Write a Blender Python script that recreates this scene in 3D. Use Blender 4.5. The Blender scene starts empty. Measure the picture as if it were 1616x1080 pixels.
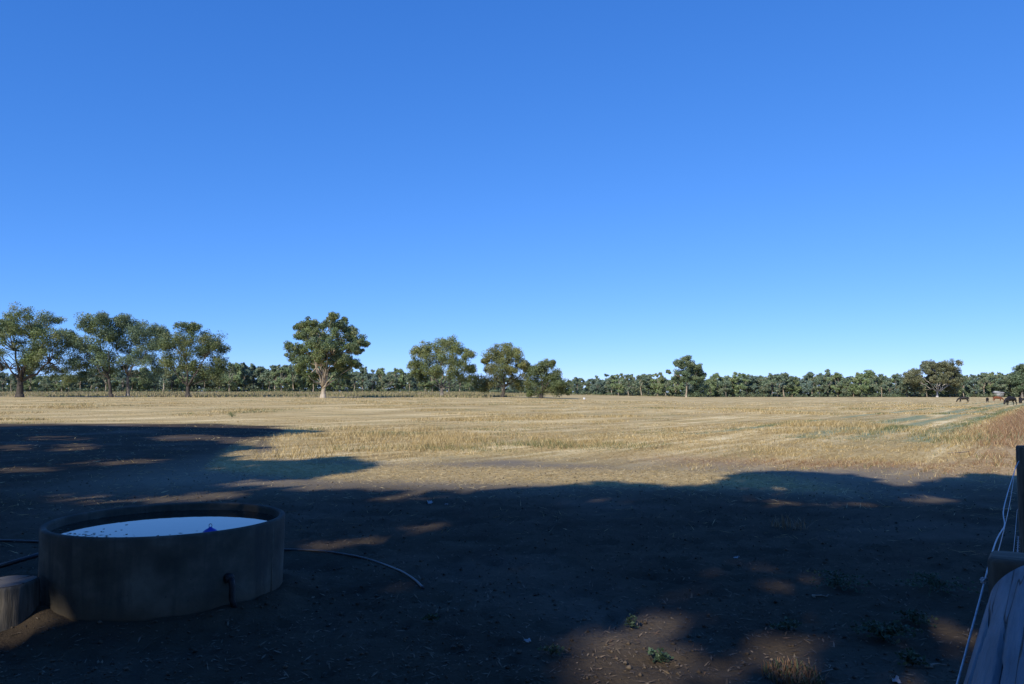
import bpy, math, random
import numpy as np

random.seed(7)
RNG = np.random.default_rng(11)
R = math.radians
scene = bpy.context.scene
COL = scene.collection

# ------------------------------------------------------------------ camera, sky, sun, exposure
F = 1212.0                       # focal length in pixels of the 1616 px wide photograph
CAM_H = 1.6
PITCH = math.atan(84.0 / F)
SUN_EL = R(33)
SHADOW_AZ = R(31)                # shadows run this far to the right of straight ahead
FENCE_AZ = R(35.1)               # fence line and field rows

cam_data = bpy.data.cameras.new('camera')
cam_data.lens = 27.0
cam_data.sensor_width = 36.0
cam_data.clip_start = 0.05
cam_data.clip_end = 9000
cam = bpy.data.objects.new('camera', cam_data)
COL.objects.link(cam)
cam.location = (0, 0, CAM_H)
cam.rotation_euler = (math.pi / 2 + PITCH, 0, 0)
scene.camera = cam

world = bpy.data.worlds.new('World')
scene.world = world
world.use_nodes = True
wn, wl = world.node_tree.nodes, world.node_tree.links
wn.clear()
sky = wn.new('ShaderNodeTexSky')
sky.sky_type = 'NISHITA'
sky.sun_disc = False
sky.sun_elevation = SUN_EL
# direction towards the sun (world): opposite of the shadow direction
SUN_AZ = SHADOW_AZ + math.pi     # measured clockwise from +Y
sky.sun_rotation = SUN_AZ
sky.altitude = 200
sky.air_density = 0.6
sky.dust_density = 0.0
sky.ozone_density = 6.0
sep = wn.new('ShaderNodeSeparateColor'); com = wn.new('ShaderNodeCombineColor')
wl.new(sky.outputs['Color'], sep.inputs[0])
for ch, (gain, power) in enumerate(((1.0, 1.05), (1.97, 0.72), (4.3, 0.53))):      # the clear deep blue of this sky, over all of it
    p = wn.new('ShaderNodeMath'); p.operation = 'POWER'; p.inputs[1].default_value = power
    g = wn.new('ShaderNodeMath'); g.operation = 'MULTIPLY'; g.inputs[1].default_value = gain
    wl.new(sep.outputs[ch], p.inputs[0]); wl.new(p.outputs[0], g.inputs[0]); wl.new(g.outputs[0], com.inputs[ch])
bg = wn.new('ShaderNodeBackground')
bg.inputs['Strength'].default_value = 0.10
wo = wn.new('ShaderNodeOutputWorld')
wl.new(com.outputs[0], bg.inputs['Color'])
wl.new(bg.outputs['Background'], wo.inputs['Surface'])

sun_data = bpy.data.lights.new('sun', 'SUN')
sun_data.energy = 5.0
sun_data.angle = R(0.53)
sun_data.color = (1.0, 0.93, 0.82)
sun = bpy.data.objects.new('sun', sun_data)
COL.objects.link(sun)
# light travels along +dir (shadow direction) and down
sun.rotation_euler = (math.pi / 2 - SUN_EL, 0, -SHADOW_AZ)

vs = scene.view_settings
vs.view_transform = 'Standard'
vs.look = 'None'
vs.exposure = 0.0
vs.gamma = 1.0
vs.use_curve_mapping = False
scene.cycles.max_bounces = 6
scene.cycles.transparent_max_bounces = 6

SH = np.array([math.sin(SHADOW_AZ), math.cos(SHADOW_AZ)])        # shadow direction on the ground
FD = np.array([math.sin(FENCE_AZ), math.cos(FENCE_AZ)])          # fence direction
FL = np.array([-math.cos(FENCE_AZ), math.sin(FENCE_AZ)])         # to the left of the fence

# ------------------------------------------------------------------ projection helpers
CP, SP = math.cos(PITCH), math.sin(PITCH)

def ray(px, py):
    u, v = (px - 808.0) / F, (540.0 - py) / F
    return np.array([u, CP - v * SP, SP + v * CP])

def at_depth(px, py, D):
    d = ray(px, py)
    t = D / d[1]
    return np.array([d[0] * t, D, CAM_H + d[2] * t])

def project(x, y, z):
    dz = z - CAM_H
    depth = y * CP + dz * SP
    depth = np.where(np.abs(depth) < 1e-4, 1e-4, depth)
    v = (-y * SP + dz * CP) / depth
    return 808 + F * x / depth, 540 - F * v, depth

# smooth value noise
def vnoise(x, y, seed=0):
    x = np.asarray(x, float); y = np.asarray(y, float)
    xi = np.floor(x).astype(np.int64); yi = np.floor(y).astype(np.int64)
    xf = x - xi; yf = y - yi
    xf = xf * xf * (3 - 2 * xf); yf = yf * yf * (3 - 2 * yf)
    def h(a, b):
        n = (a * 374761393 + b * 668265263 + seed * 974711) & 0x7fffffff
        n = ((n ^ (n >> 13)) * 1274126177) & 0x7fffffff
        n = n ^ (n >> 16)
        return (n & 0xffff) / 65535.0
    return (h(xi, yi) * (1 - xf) + h(xi + 1, yi) * xf) * (1 - yf) + (h(xi, yi + 1) * (1 - xf) + h(xi + 1, yi + 1) * xf) * yf

def fbm(x, y, seed=0, o=4):
    s, a, t = 0, 1.0, 0
    for k in range(o):
        s = s + a * vnoise(np.asarray(x) * 2 ** k, np.asarray(y) * 2 ** k, seed + k * 17)
        t += a; a *= 0.5
    return s / t

def sstep(a, b, x):
    t = np.clip((np.asarray(x, float) - a) / (b - a), 0, 1)
    return t * t * (3 - 2 * t)

STUMP = at_depth(6, 975, 5.56)[:2]
TROUGH_RHO = 6.97
TROUGH_AZ = R(-23.75)
TROUGH = np.array([math.sin(TROUGH_AZ), math.cos(TROUGH_AZ)]) * TROUGH_RHO
TROUGH_R = 0.912
TROUGH_H = 0.60

def terrain(x, y):
    x = np.asarray(x, float); y = np.asarray(y, float)
    yy = np.maximum(y, 0)
    zl = np.interp(yy, [0, 55, 110, 180, 450, 900, 5000], [0, 0, 0.47, 1.12, 3.66, 6.0, 10.0])
    zr = np.interp(yy, [0, 200, 420, 900, 5000], [0, 0.0, 0.75, 1.0, 4.0])
    u = x / np.maximum(yy, 30)
    w = sstep(-0.12, 0.28, u)
    z = zl * (1 - w) + zr * w
    r = np.hypot(x, y)
    near = 1 - sstep(25, 60, r)
    z = z + near * ((fbm(x * 0.5, y * 0.5, 3, 3) - 0.5) * 0.05 + (fbm(x * 2.2, y * 2.2, 5, 4) - 0.5) * 0.035 + (fbm(x * 9, y * 9, 8, 2) - 0.5) * 0.022 * (1 - sstep(8, 18, r)) - 0.022 * sstep(0.70, 0.80, vnoise(x * 5.5, y * 5.5, 41)) * (1 - sstep(8, 18, r)))
    z = z + sstep(40, 80, r) * (fbm(x * 0.05, y * 0.05, 9, 2) - 0.5) * 0.12 * (1 - sstep(200, 300, r))
    # spoil heaped between the stump and the trough
    mx, my = (STUMP * 0.45 + (TROUGH + np.array([-0.72, -0.62])) * 0.55)
    z = z + 0.07 * np.exp(-(((x - mx) ** 2) / 0.10 + ((y - my) ** 2) / 0.05))
    td = np.hypot(x - TROUGH[0], y - TROUGH[1])
    z = z + 0.03 * np.exp(-((td - TROUGH_R - 0.05) / 0.14) ** 2) - 0.05 * np.exp(-((td - TROUGH_R - 0.5) / 0.3) ** 2)
    return z

def tz(x, y):
    return float(terrain(np.array([x]), np.array([y]))[0])

def ground(px, py):
    d = ray(px, py)
    t = 1.6 / max(1e-4, -d[2]) if d[2] < 0 else 300
    for _ in range(12):
        z = tz(d[0] * t, d[1] * t)
        if d[2] >= 0: break
        t = t * 0.3 + 0.7 * (CAM_H - z) / -d[2]
    return np.array([d[0] * t, d[1] * t, tz(d[0] * t, d[1] * t)])

# ------------------------------------------------------------------ mesh helpers
def make_mesh(name, verts, faces, tint=None, smooth=False):
    """faces: list of 2-D int arrays (tris and/or quads)"""
    me = bpy.data.meshes.new(name)
    verts = np.asarray(verts, np.float32)
    me.vertices.add(len(verts))
    me.vertices.foreach_set('co', verts.ravel())
    if not isinstance(faces, list): faces = [faces]
    faces = [np.asarray(f, np.int32) for f in faces if len(f)]
    loops = np.concatenate([f.ravel() for f in faces])
    tot = np.concatenate([np.full(len(f), f.shape[1], np.int32) for f in faces])
    st = np.concatenate([[0], np.cumsum(tot)[:-1]]).astype(np.int32)
    me.loops.add(len(loops)); me.loops.foreach_set('vertex_index', loops)
    me.polygons.add(len(tot)); me.polygons.foreach_set('loop_start', st)
    try: me.polygons.foreach_set('loop_total', tot)
    except Exception: pass
    if tint is not None:
        tint = np.asarray(tint, np.float32)
        if tint.shape[1] == 3: tint = np.hstack([tint, np.ones((len(tint), 1), np.float32)])
        a = me.attributes.new('tint', 'FLOAT_COLOR', 'POINT')
        a.data.foreach_set('color', tint.ravel())
    me.update(calc_edges=True)
    me.validate()
    if smooth:
        me.polygons.foreach_set('use_smooth', np.ones(len(me.polygons), bool))
    return me

class MB:
    """collects shapes for ONE mesh object"""
    def __init__(s): s.v = []; s.q = []; s.t = []; s.n = 0
    def add(s, v, quads=(), tris=()):
        v = np.asarray(v, float).reshape(-1, 3); s.v.append(v)
        if len(quads): s.q.append(np.asarray(quads, int).reshape(-1, 4) + s.n)
        if len(tris): s.t.append(np.asarray(tris, int).reshape(-1, 3) + s.n)
        s.n += len(v); return s
    def tube(s, pts, rad, sides=8, caps=True, jitter=0.0):
        pts = np.asarray(pts, float); n = len(pts)
        rad = np.broadcast_to(np.asarray(rad, float), (n,))
        tan = np.gradient(pts, axis=0); tan /= np.linalg.norm(tan, axis=1)[:, None] + 1e-9
        up = np.array([0, 0, 1.0]) if abs(tan[0][2]) < 0.9 else np.array([1.0, 0, 0])
        V = []; a = np.arange(sides) * 2 * math.pi / sides
        for i in range(n):
            s1 = np.cross(tan[i], up); s1 /= np.linalg.norm(s1) + 1e-9
            s2 = np.cross(s1, tan[i]); up = s2
            rr = rad[i] * (1 + jitter * (RNG.random(sides) - 0.5))
            V.append(pts[i] + (np.cos(a) * rr)[:, None] * s1 + (np.sin(a) * rr)[:, None] * s2)
        V = np.concatenate(V); q = []
        for i in range(n - 1):
            for k in range(sides):
                k2 = (k + 1) % sides
                q.append((i * sides + k, i * sides + k2, (i + 1) * sides + k2, (i + 1) * sides + k))
        t = []
        if caps:
            V = np.vstack([V, pts[0], pts[-1]]); c0 = n * sides; c1 = c0 + 1
            for k in range(sides):
                k2 = (k + 1) % sides
                t.append((c0, k2, k)); t.append((c1, (n - 1) * sides + k, (n - 1) * sides + k2))
        return s.add(V, q, t)
    def lathe(s, prof, seg=48, center=(0, 0, 0)):
        a = np.arange(seg) * 2 * math.pi / seg
        V = [np.stack([np.cos(a) * r, np.sin(a) * r, np.full(seg, z)], 1) for r, z in prof]
        q = []
        for i in range(len(prof) - 1):
            for k in range(seg):
                k2 = (k + 1) % seg
                q.append((i * seg + k, i * seg + k2, (i + 1) * seg + k2, (i + 1) * seg + k))
        return s.add(np.concatenate(V) + np.asarray(center), q)
    def box(s, c, ax, hs):
        """box from centre, 3 axis vectors, half sizes"""
        c = np.asarray(c, float); ax = [np.asarray(a, float) for a in ax]
        v = [c + sx * hs[0] * ax[0] + sy * hs[1] * ax[1] + sz * hs[2] * ax[2] for sx in (-1, 1) for sy in (-1, 1) for sz in (-1, 1)]
        return s.add(v, [(0, 1, 3, 2), (4, 6, 7, 5), (0, 4, 5, 1), (2, 3, 7, 6), (0, 2, 6, 4), (1, 5, 7, 3)])
    def build(s, name, material, parent=None, smooth=False, tint=None):
        f = []
        if s.q: f.append(np.concatenate(s.q))
        if s.t: f.append(np.concatenate(s.t))
        me = make_mesh(name, np.concatenate(s.v), f, tint, smooth)
        return link(name, me, material, parent)

def link(name, me, material, parent=None):
    if material is not None and not me.materials: me.materials.append(material)
    o = bpy.data.objects.new(name, me); COL.objects.link(o)
    if parent: o.parent = parent
    return o

def empty(name, loc=(0, 0, 0), rz=0.0):
    o = bpy.data.objects.new(name, None); COL.objects.link(o)
    o.location = [float(c) for c in loc]; o.rotation_euler = (0, 0, rz); o.empty_display_size = 0.2
    return o

def tag(o, label=None, cat=None, group=None, kind=None):
    if label: o['label'] = label
    if cat: o['category'] = cat
    if group: o['group'] = group
    if kind: o['kind'] = kind
    return o

# ------------------------------------------------------------------ material helpers
def new_mat(name):
    m = bpy.data.materials.new(name); m.use_nodes = True
    nt = m.node_tree
    b = nt.nodes['Principled BSDF']
    b.inputs['Specular IOR Level'].default_value = 0.25
    return m, nt, b

def nd(nt, t, **kw):
    n = nt.nodes.new(t)
    for k, v in kw.items():
        if k in ('operation', 'blend_type', 'data_type', 'attribute_name', 'noise_dimensions', 'interpolation_type'): setattr(n, k, v)
        else: n.inputs[k].default_value = v
    return n

def ramp(nt, stops, fac=None):
    n = nt.nodes.new('ShaderNodeValToRGB'); e = n.color_ramp.elements
    while len(e) < len(stops): e.new(0.5)
    for i, (p, c) in enumerate(stops):
        e[i].position = p; e[i].color = (*c, 1) if len(c) == 3 else c
    if fac is not None: nt.links.new(fac, n.inputs[0])
    return n

def mix(nt, fac, a, b, mode='MIX'):
    n = nt.nodes.new('ShaderNodeMix'); n.data_type = 'RGBA'; n.blend_type = mode
    for sock, val in ((n.inputs[0], fac), (n.inputs[6], a), (n.inputs[7], b)):
        if hasattr(val, 'is_output'): nt.links.new(val, sock)
        elif isinstance(val, (tuple, list)): sock.default_value = (*val, 1) if len(val) == 3 else val
        else: sock.default_value = val
    return n.outputs[2]

def mth(nt, op, a, b=None, c=None, clamp=False):
    n = nt.nodes.new('ShaderNodeMath'); n.operation = op; n.use_clamp = clamp
    for i, v in enumerate((a, b, c)):
        if v is None: continue
        if hasattr(v, 'is_output'): nt.links.new(v, n.inputs[i])
        else: n.inputs[i].default_value = v
    return n.outputs[0]

def noise(nt, vec, scale, detail=4, rough=0.55):
    n = nt.nodes.new('ShaderNodeTexNoise'); n.inputs['Scale'].default_value = scale
    n.inputs['Detail'].default_value = detail; n.inputs['Roughness'].default_value = rough
    if vec is not None: nt.links.new(vec, n.inputs['Vector'])
    return n.outputs[0]

def bump(nt, bsdf, h, strength=0.5, dist=0.02):
    n = nt.nodes.new('ShaderNodeBump'); n.inputs['Strength'].default_value = strength; n.inputs['Distance'].default_value = dist
    nt.links.new(h, n.inputs['Height']); nt.links.new(n.outputs[0], bsdf.inputs['Normal'])

def tint_mat(name, rough=0.7, trans=0.0, spec=0.2):
    m, nt, b = new_mat(name)
    a = nd(nt, 'ShaderNodeAttribute', attribute_name='tint')
    nt.links.new(a.outputs['Color'], b.inputs['Base Color'])
    b.inputs['Roughness'].default_value = rough; b.inputs['Specular IOR Level'].default_value = spec
    if trans > 0:
        tr = nt.nodes.new('ShaderNodeBsdfTranslucent'); nt.links.new(a.outputs['Color'], tr.inputs['Color'])
        ms = nt.nodes.new('ShaderNodeMixShader'); ms.inputs[0].default_value = trans
        out = nt.nodes['Material Output']
        nt.links.new(b.outputs[0], ms.inputs[1]); nt.links.new(tr.outputs[0], ms.inputs[2]); nt.links.new(ms.outputs[0], out.inputs['Surface'])
    return m

def noise_mat(name, c1, c2, scale=8, rough=0.85, bump_s=0.4, bump_d=0.01, stretch=(1, 1, 1), spec=0.25, lo=0.35, hi=0.65):
    m, nt, b = new_mat(name)
    tc = nt.nodes.new('ShaderNodeTexCoord'); mp = nt.nodes.new('ShaderNodeMapping')
    mp.inputs['Scale'].default_value = stretch
    nt.links.new(tc.outputs['Object'], mp.inputs['Vector'])
    n1 = noise(nt, mp.outputs[0], scale, 6, 0.6)
    r_ = ramp(nt, [(lo, c1), (hi, c2)], n1)
    nt.links.new(r_.outputs[0], b.inputs['Base Color'])
    b.inputs['Roughness'].default_value = rough; b.inputs['Specular IOR Level'].default_value = spec
    if bump_s: bump(nt, b, n1, bump_s, bump_d)
    return m

MAT = {}
MAT['leaf'] = tint_mat('gum leaves', 0.5, 0.2, 0.4)
MAT['grass'] = tint_mat('dry grass', 0.75, 0.25, 0.15)
MAT['litter'] = tint_mat('ground litter', 0.8, 0.0, 0.2)
MAT['weed'] = tint_mat('weed leaves', 0.6, 0.2, 0.3)
MAT['bark_dark'] = noise_mat('dark bark', (0.035, 0.03, 0.026), (0.10, 0.085, 0.07), 3, 0.9, 0.5, 0.03, (1, 1, 0.25))
MAT['bark_grey'] = noise_mat('grey gum bark', (0.10, 0.085, 0.07), (0.30, 0.265, 0.22), 1.4, 0.85, 0.4, 0.03, (1, 1, 0.35))
MAT['bark_white'] = noise_mat('white gum bark', (0.36, 0.33, 0.29), (0.60, 0.57, 0.52), 0.9, 0.8, 0.3, 0.02, (1, 1, 0.35))
MAT['bark_pale'] = noise_mat('pale gum bark', (0.24, 0.185, 0.125), (0.52, 0.45, 0.35), 0.9, 0.8, 0.3, 0.02, (1, 1, 0.35))

# ------------------------------------------------------------------ the ground: one sheet to the horizon
def zone_values(x, y):
    """0..1 fields: grass cover, red dry grass, rough far verge"""
    px, py, dep = project(x, y, terrain(x, y))
    r = np.hypot(x, y)
    n = fbm(x * 0.35, y * 0.35, 21, 4) - 0.5
    n2 = fbm(x * 1.3, y * 1.3, 25, 3) - 0.5
    # inner limit of standing grass: about 18 m ahead, closer on the right along the fence; set back at both sides so soil colour darkens the shade
    lim = np.interp(x, [-40, -16, -11, -8.5, -6.5, -3.5, 4, 6.5, 10, 16], [45, 43, 38, 27, 20.8, 19.0, 17.6, 16.4, 15.2, 14.5])
    cover = sstep(-1.2, 1.6, y - lim + n * 5)
    path = np.exp(-((y - (lim + 1.0)) / 0.9) ** 2) * sstep(5.5, 4.0, x) * sstep(-5.0, -2, x) * 0.3   # worn track
    cover = np.clip(cover - path, 0, 1)
    red = np.clip(np.exp(-((y - lim - 1.6) / 1.5) ** 2) * sstep(2, 5, x) * 1.2 + sstep(-2.8, -1.2, -(x * FL[0] + y * FL[1])) * sstep(9, 16, y), 0, 1)
    leftness = 1 - sstep(-0.05, 0.12, x / np.maximum(y, 1))
    edge = 178 + 10 * n + 200 * (1 - leftness)
    verge = sstep(-6, 6, y - edge)
    straw_mat = np.exp(-((y - (lim - 2.7)) / 1.6) ** 4) * sstep(-11.0, -6.0, x) * sstep(6.2, 4.2, x)
    return cover, red, verge, straw_mat, n2

def build_ground():
    ang = np.concatenate([np.linspace(-42, 42, 320), np.linspace(42, 318, 90)[1:-1]])
    ang = np.radians(ang); na = len(ang)
    rad = np.concatenate([np.geomspace(0.4, 60, 300), np.geomspace(60, 5000, 90)[1:]]); nr = len(rad)
    A, Rr = np.meshgrid(ang, rad)
    X = np.sin(A) * Rr; Y = np.cos(A) * Rr
    x, y = X.ravel(), Y.ravel()
    z = terrain(x, y)
    v = np.vstack([np.stack([x, y, z], 1), [[0, 0, tz(0, 0)]]])
    i = np.arange(nr - 1)[:, None] * na; k = np.arange(na)[None, :]; k2 = (k + 1) % na
    q = np.stack([i + k, i + na + k, i + na + k2, i + k2], -1).reshape(-1, 4)
    k = np.arange(na); c = len(v) - 1
    t = np.stack([np.full(na, c), k, (k + 1) % na], 1)
    cover, red, verge, straw, n2 = zone_values(v[:, 0], v[:, 1])
    tint = np.stack([cover, red, verge, straw], 1)
    me = make_mesh('ground', v, [q[:, ::-1] * 0 + q, t], tint, True)
    m, nt, b = new_mat('paddock ground')
    L = nt.links
    geo = nt.nodes.new('ShaderNodeNewGeometry'); pos = geo.outputs['Position']
    at = nd(nt, 'ShaderNodeAttribute', attribute_name='tint')
    sep = nt.nodes.new('ShaderNodeSeparateColor'); L.new(at.outputs['Color'], sep.inputs[0])
    cov, redv, ver = sep.outputs[0], sep.outputs[1], sep.outputs[2]
    strw = at.outputs['Alpha']
    mp = nt.nodes.new('ShaderNodeMapping'); mp.inputs['Rotation'].default_value = (0, 0, FENCE_AZ)   # x' across rows, y' along rows
    L.new(pos, mp.inputs['Vector'])
    row = mp.outputs[0]
    def scaled(v, s):
        n = nt.nodes.new('ShaderNodeVectorMath'); n.operation = 'MULTIPLY'; L.new(v, n.inputs[0]); n.inputs[1].default_value = s; return n.outputs[0]
    # bare soil
    ns = noise(nt, pos, 1.1, 8, 0.65); nf = noise(nt, pos, 22, 5, 0.7); nl = noise(nt, pos, 0.25, 3)
    soil = ramp(nt, [(0.30, (0.033, 0.024, 0.0145)), (0.5, (0.060, 0.045, 0.027)), (0.72, (0.105, 0.080, 0.051))], ns).outputs[0]
    soil = mix(nt, mth(nt, 'MULTIPLY', nf, 0.6), soil, (0.06, 0.046, 0.036), 'MIX')
    soil = mix(nt, ramp(nt, [(0.5, (0, 0, 0)), (0.7, (1, 1, 1))], nl).outputs[0], soil, mix(nt, 0.5, soil, (0.17, 0.14, 0.11)))
    # straw and stubble
    st1 = noise(nt, scaled(row, (1.6, 0.12, 1)), 1.0, 7, 0.62)
    st2 = noise(nt, scaled(row, (0.22, 0.03, 1)), 1.0, 5, 0.6)
    pt = noise(nt, pos, 0.09, 5, 0.6)
    straw = ramp(nt, [(0.34, (0.35, 0.235, 0.09)), (0.48, (0.58, 0.425, 0.18)), (0.60, (0.82, 0.66, 0.35))], st1).outputs[0]
    straw = mix(nt, ramp(nt, [(0.42, (0, 0, 0)), (0.6, (1, 1, 1))], st2).outputs[0], straw, mix(nt, 0.6, straw, (0.36, 0.265, 0.12)))
    straw = mix(nt, ramp(nt, [(0.50, (0, 0, 0)), (0.68, (0.8, 0.8, 0.8))], pt).outputs[0], straw, (0.34, 0.28, 0.125))
    straw = mix(nt, mth(nt, 'MULTIPLY', redv, 0.6), straw, (0.31, 0.185, 0.105))
    # green regrowth in strips along the rows on the right
    sx = nt.nodes.new('ShaderNodeSeparateXYZ'); L.new(row, sx.inputs[0])
    wob = mth(nt, 'ADD', sx.outputs[0], mth(nt, 'MULTIPLY', mth(nt, 'SUBTRACT', noise(nt, pos, 0.05, 2), 0.5), 1.6))
    def strip(c, h):
        d = mth(nt, 'ABSOLUTE', mth(nt, 'SUBTRACT', wob, c))
        return mth(nt, 'SUBTRACT', 1.0, mth(nt, 'DIVIDE', d, h), clamp=True)
    strips = mth(nt, 'MAXIMUM', mth(nt, 'MAXIMUM', strip(-8.0, 1.0), strip(-4.2, 0.9)), mth(nt, 'MAXIMUM', strip(-12.3, 0.5), strip(-6.2, 0.7)))
    gn = ramp(nt, [(0.38, (0, 0, 0)), (0.55, (1, 1, 1))], noise(nt, scaled(row, (0.6, 0.06, 1)), 1.3, 5)).outputs[0]
    far = mth(nt, 'MULTIPLY', mth(nt, 'GREATER_THAN', sx.outputs[1], 30), mth(nt, 'LESS_THAN', sx.outputs[1], 230))
    gmask = mth(nt, 'MULTIPLY', mth(nt, 'MULTIPLY', strips, gn), mth(nt, 'MULTIPLY', far, 1.6), clamp=True)
    straw = mix(nt, gmask, straw, (0.25, 0.285, 0.165))
    # rough verge below the far trees
    vg = ramp(nt, [(0.35, (0.24, 0.20, 0.105)), (0.65, (0.42, 0.33, 0.18))], noise(nt, scaled(pos, (0.05, 0.02, 1)), 6, 5)).outputs[0]
    sxyz = nt.nodes.new('ShaderNodeSeparateXYZ'); L.new(pos, sxyz.inputs[0])
    lit_dust = nt.nodes.new('ShaderNodeMapRange'); lit_dust.interpolation_type = 'SMOOTHSTEP'; L.new(mth(nt, 'ADD', sxyz.outputs[1], mth(nt, 'MULTIPLY', nl, 3.0)), lit_dust.inputs[0]); lit_dust.inputs[1].default_value = 12.5; lit_dust.inputs[2].default_value = 17.0  # dusty soil tone held to the sunlit strip, painting the left shade darker
    soil = mix(nt, mth(nt, 'MULTIPLY', mth(nt, 'MULTIPLY', lit_dust.outputs[0], 0.75), mth(nt, 'MULTIPLY_ADD', sxyz.outputs[0], 0.35, 3.2, clamp=True)), soil, mix(nt, nf, (0.20, 0.165, 0.115), (0.33, 0.28, 0.20)))
    colr = mix(nt, cov, soil, straw)
    colr = mix(nt, mth(nt, 'MULTIPLY', strw, mth(nt, 'MULTIPLY', noise(nt, pos, 6, 5), 1.5), clamp=True), colr, (0.56, 0.42, 0.19))
    colr = mix(nt, ver, colr, vg)
    L.new(colr, b.inputs['Base Color'])
    b.inputs['Roughness'].default_value = 0.95; b.inputs['Specular IOR Level'].default_value = 0.08
    hh = mth(nt, 'ADD', mth(nt, 'MULTIPLY', ns, 1.2), nf)
    bump(nt, b, hh, 0.7, 0.03)
    return tag(link('ground', me, m), kind='structure')
build_ground()

# ------------------------------------------------------------------ trees
LEAF_G = [(0.079, 0.107, 0.036), (0.1, 0.123, 0.042), (0.069, 0.098, 0.044), (0.116, 0.128, 0.048)]
LEAF_B = [(0.073, 0.105, 0.052), (0.087, 0.12, 0.062), (0.063, 0.092, 0.048), (0.098, 0.123, 0.058)]

def leaf_cloud(centres, radii, per, size, palette, rng, droop=0.35, flat=0.85):
    """leaf-sized faces spread through each clump; returns verts, quads, tint"""
    centres = np.asarray(centres, float); radii = np.asarray(radii, float)
    cnt = np.maximum(6, (per * np.ones(len(centres)))).astype(int) if np.isscalar(per) else np.asarray(per, int)
    idx = np.repeat(np.arange(len(centres)), cnt); n = len(idx)
    d = rng.normal(size=(n, 3)); d /= np.linalg.norm(d, axis=1)[:, None]
    rr = rng.random(n) ** 0.42
    p = centres[idx] + d * (rr * radii[idx])[:, None] * np.array([1, 1, flat])
    a = rng.normal(size=(n, 3)); a[:, 2] -= droop * 1.5; a /= np.linalg.norm(a, axis=1)[:, None]
    b = rng.normal(size=(n, 3)) + 2.8 * d; b -= (b * a).sum(1)[:, None] * a; b /= np.linalg.norm(b, axis=1)[:, None]
    c = np.cross(a, b)
    s = size * (0.55 + 0.9 * rng.random(n))
    l = (s * 1.15)[:, None] * a; w = (s * 0.45)[:, None] * c
    v = np.stack([p - l * 0.5, p + w * 0.6 - l * 0.05, p + l * 0.5, p - w * 0.6 - l * 0.05], 1).reshape(-1, 3)
    q = np.arange(n * 4).reshape(-1, 4)
    pal = np.asarray(palette)
    cc = pal[rng.integers(0, len(pal), len(centres))] * (0.8 + 0.45 * rng.random((len(centres), 1)))
    t = cc[idx] * np.array([1.0, 1.0, 1.08]) * (1.55 + 0.5 * rng.random((n, 1)))
    return v, q, np.repeat(t, 4, 0)

def limb(mb, p0, p1, r0, r1, rng, n=6, wob=0.08, sag=0.0, sides=7):
    p0, p1 = np.asarray(p0, float), np.asarray(p1, float); L = np.linalg.norm(p1 - p0)
    t = np.linspace(0, 1, n)[:, None]
    pts = p0 + (p1 - p0) * t
    w = rng.normal(size=(n, 3)) * wob * L * np.sin(np.pi * t) * 0.6
    pts = pts + w; pts[:, 2] += (np.sin(np.pi * t[:, 0])) * sag * L
    mb.tube(pts, r0 + (r1 - r0) * t[:, 0] ** 0.8, sides)
    return pts

def subclumps(lobes, rng, k=7, frac=0.5):
    """lobes: (x,y,z,r) -> smaller clumps on and in each lobe"""
    C, Rr = [], []
    for x, y, z, r in lobes:
        for _ in range(k):
            d = rng.normal(size=3); d /= np.linalg.norm(d); d[2] = d[2] * 0.8 + 0.1
            C.append(np.array([x, y, z]) + d * r * (0.35 + 0.5 * rng.random())); Rr.append(r * frac * (0.7 + 0.6 * rng.random()))
    return C, Rr

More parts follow.
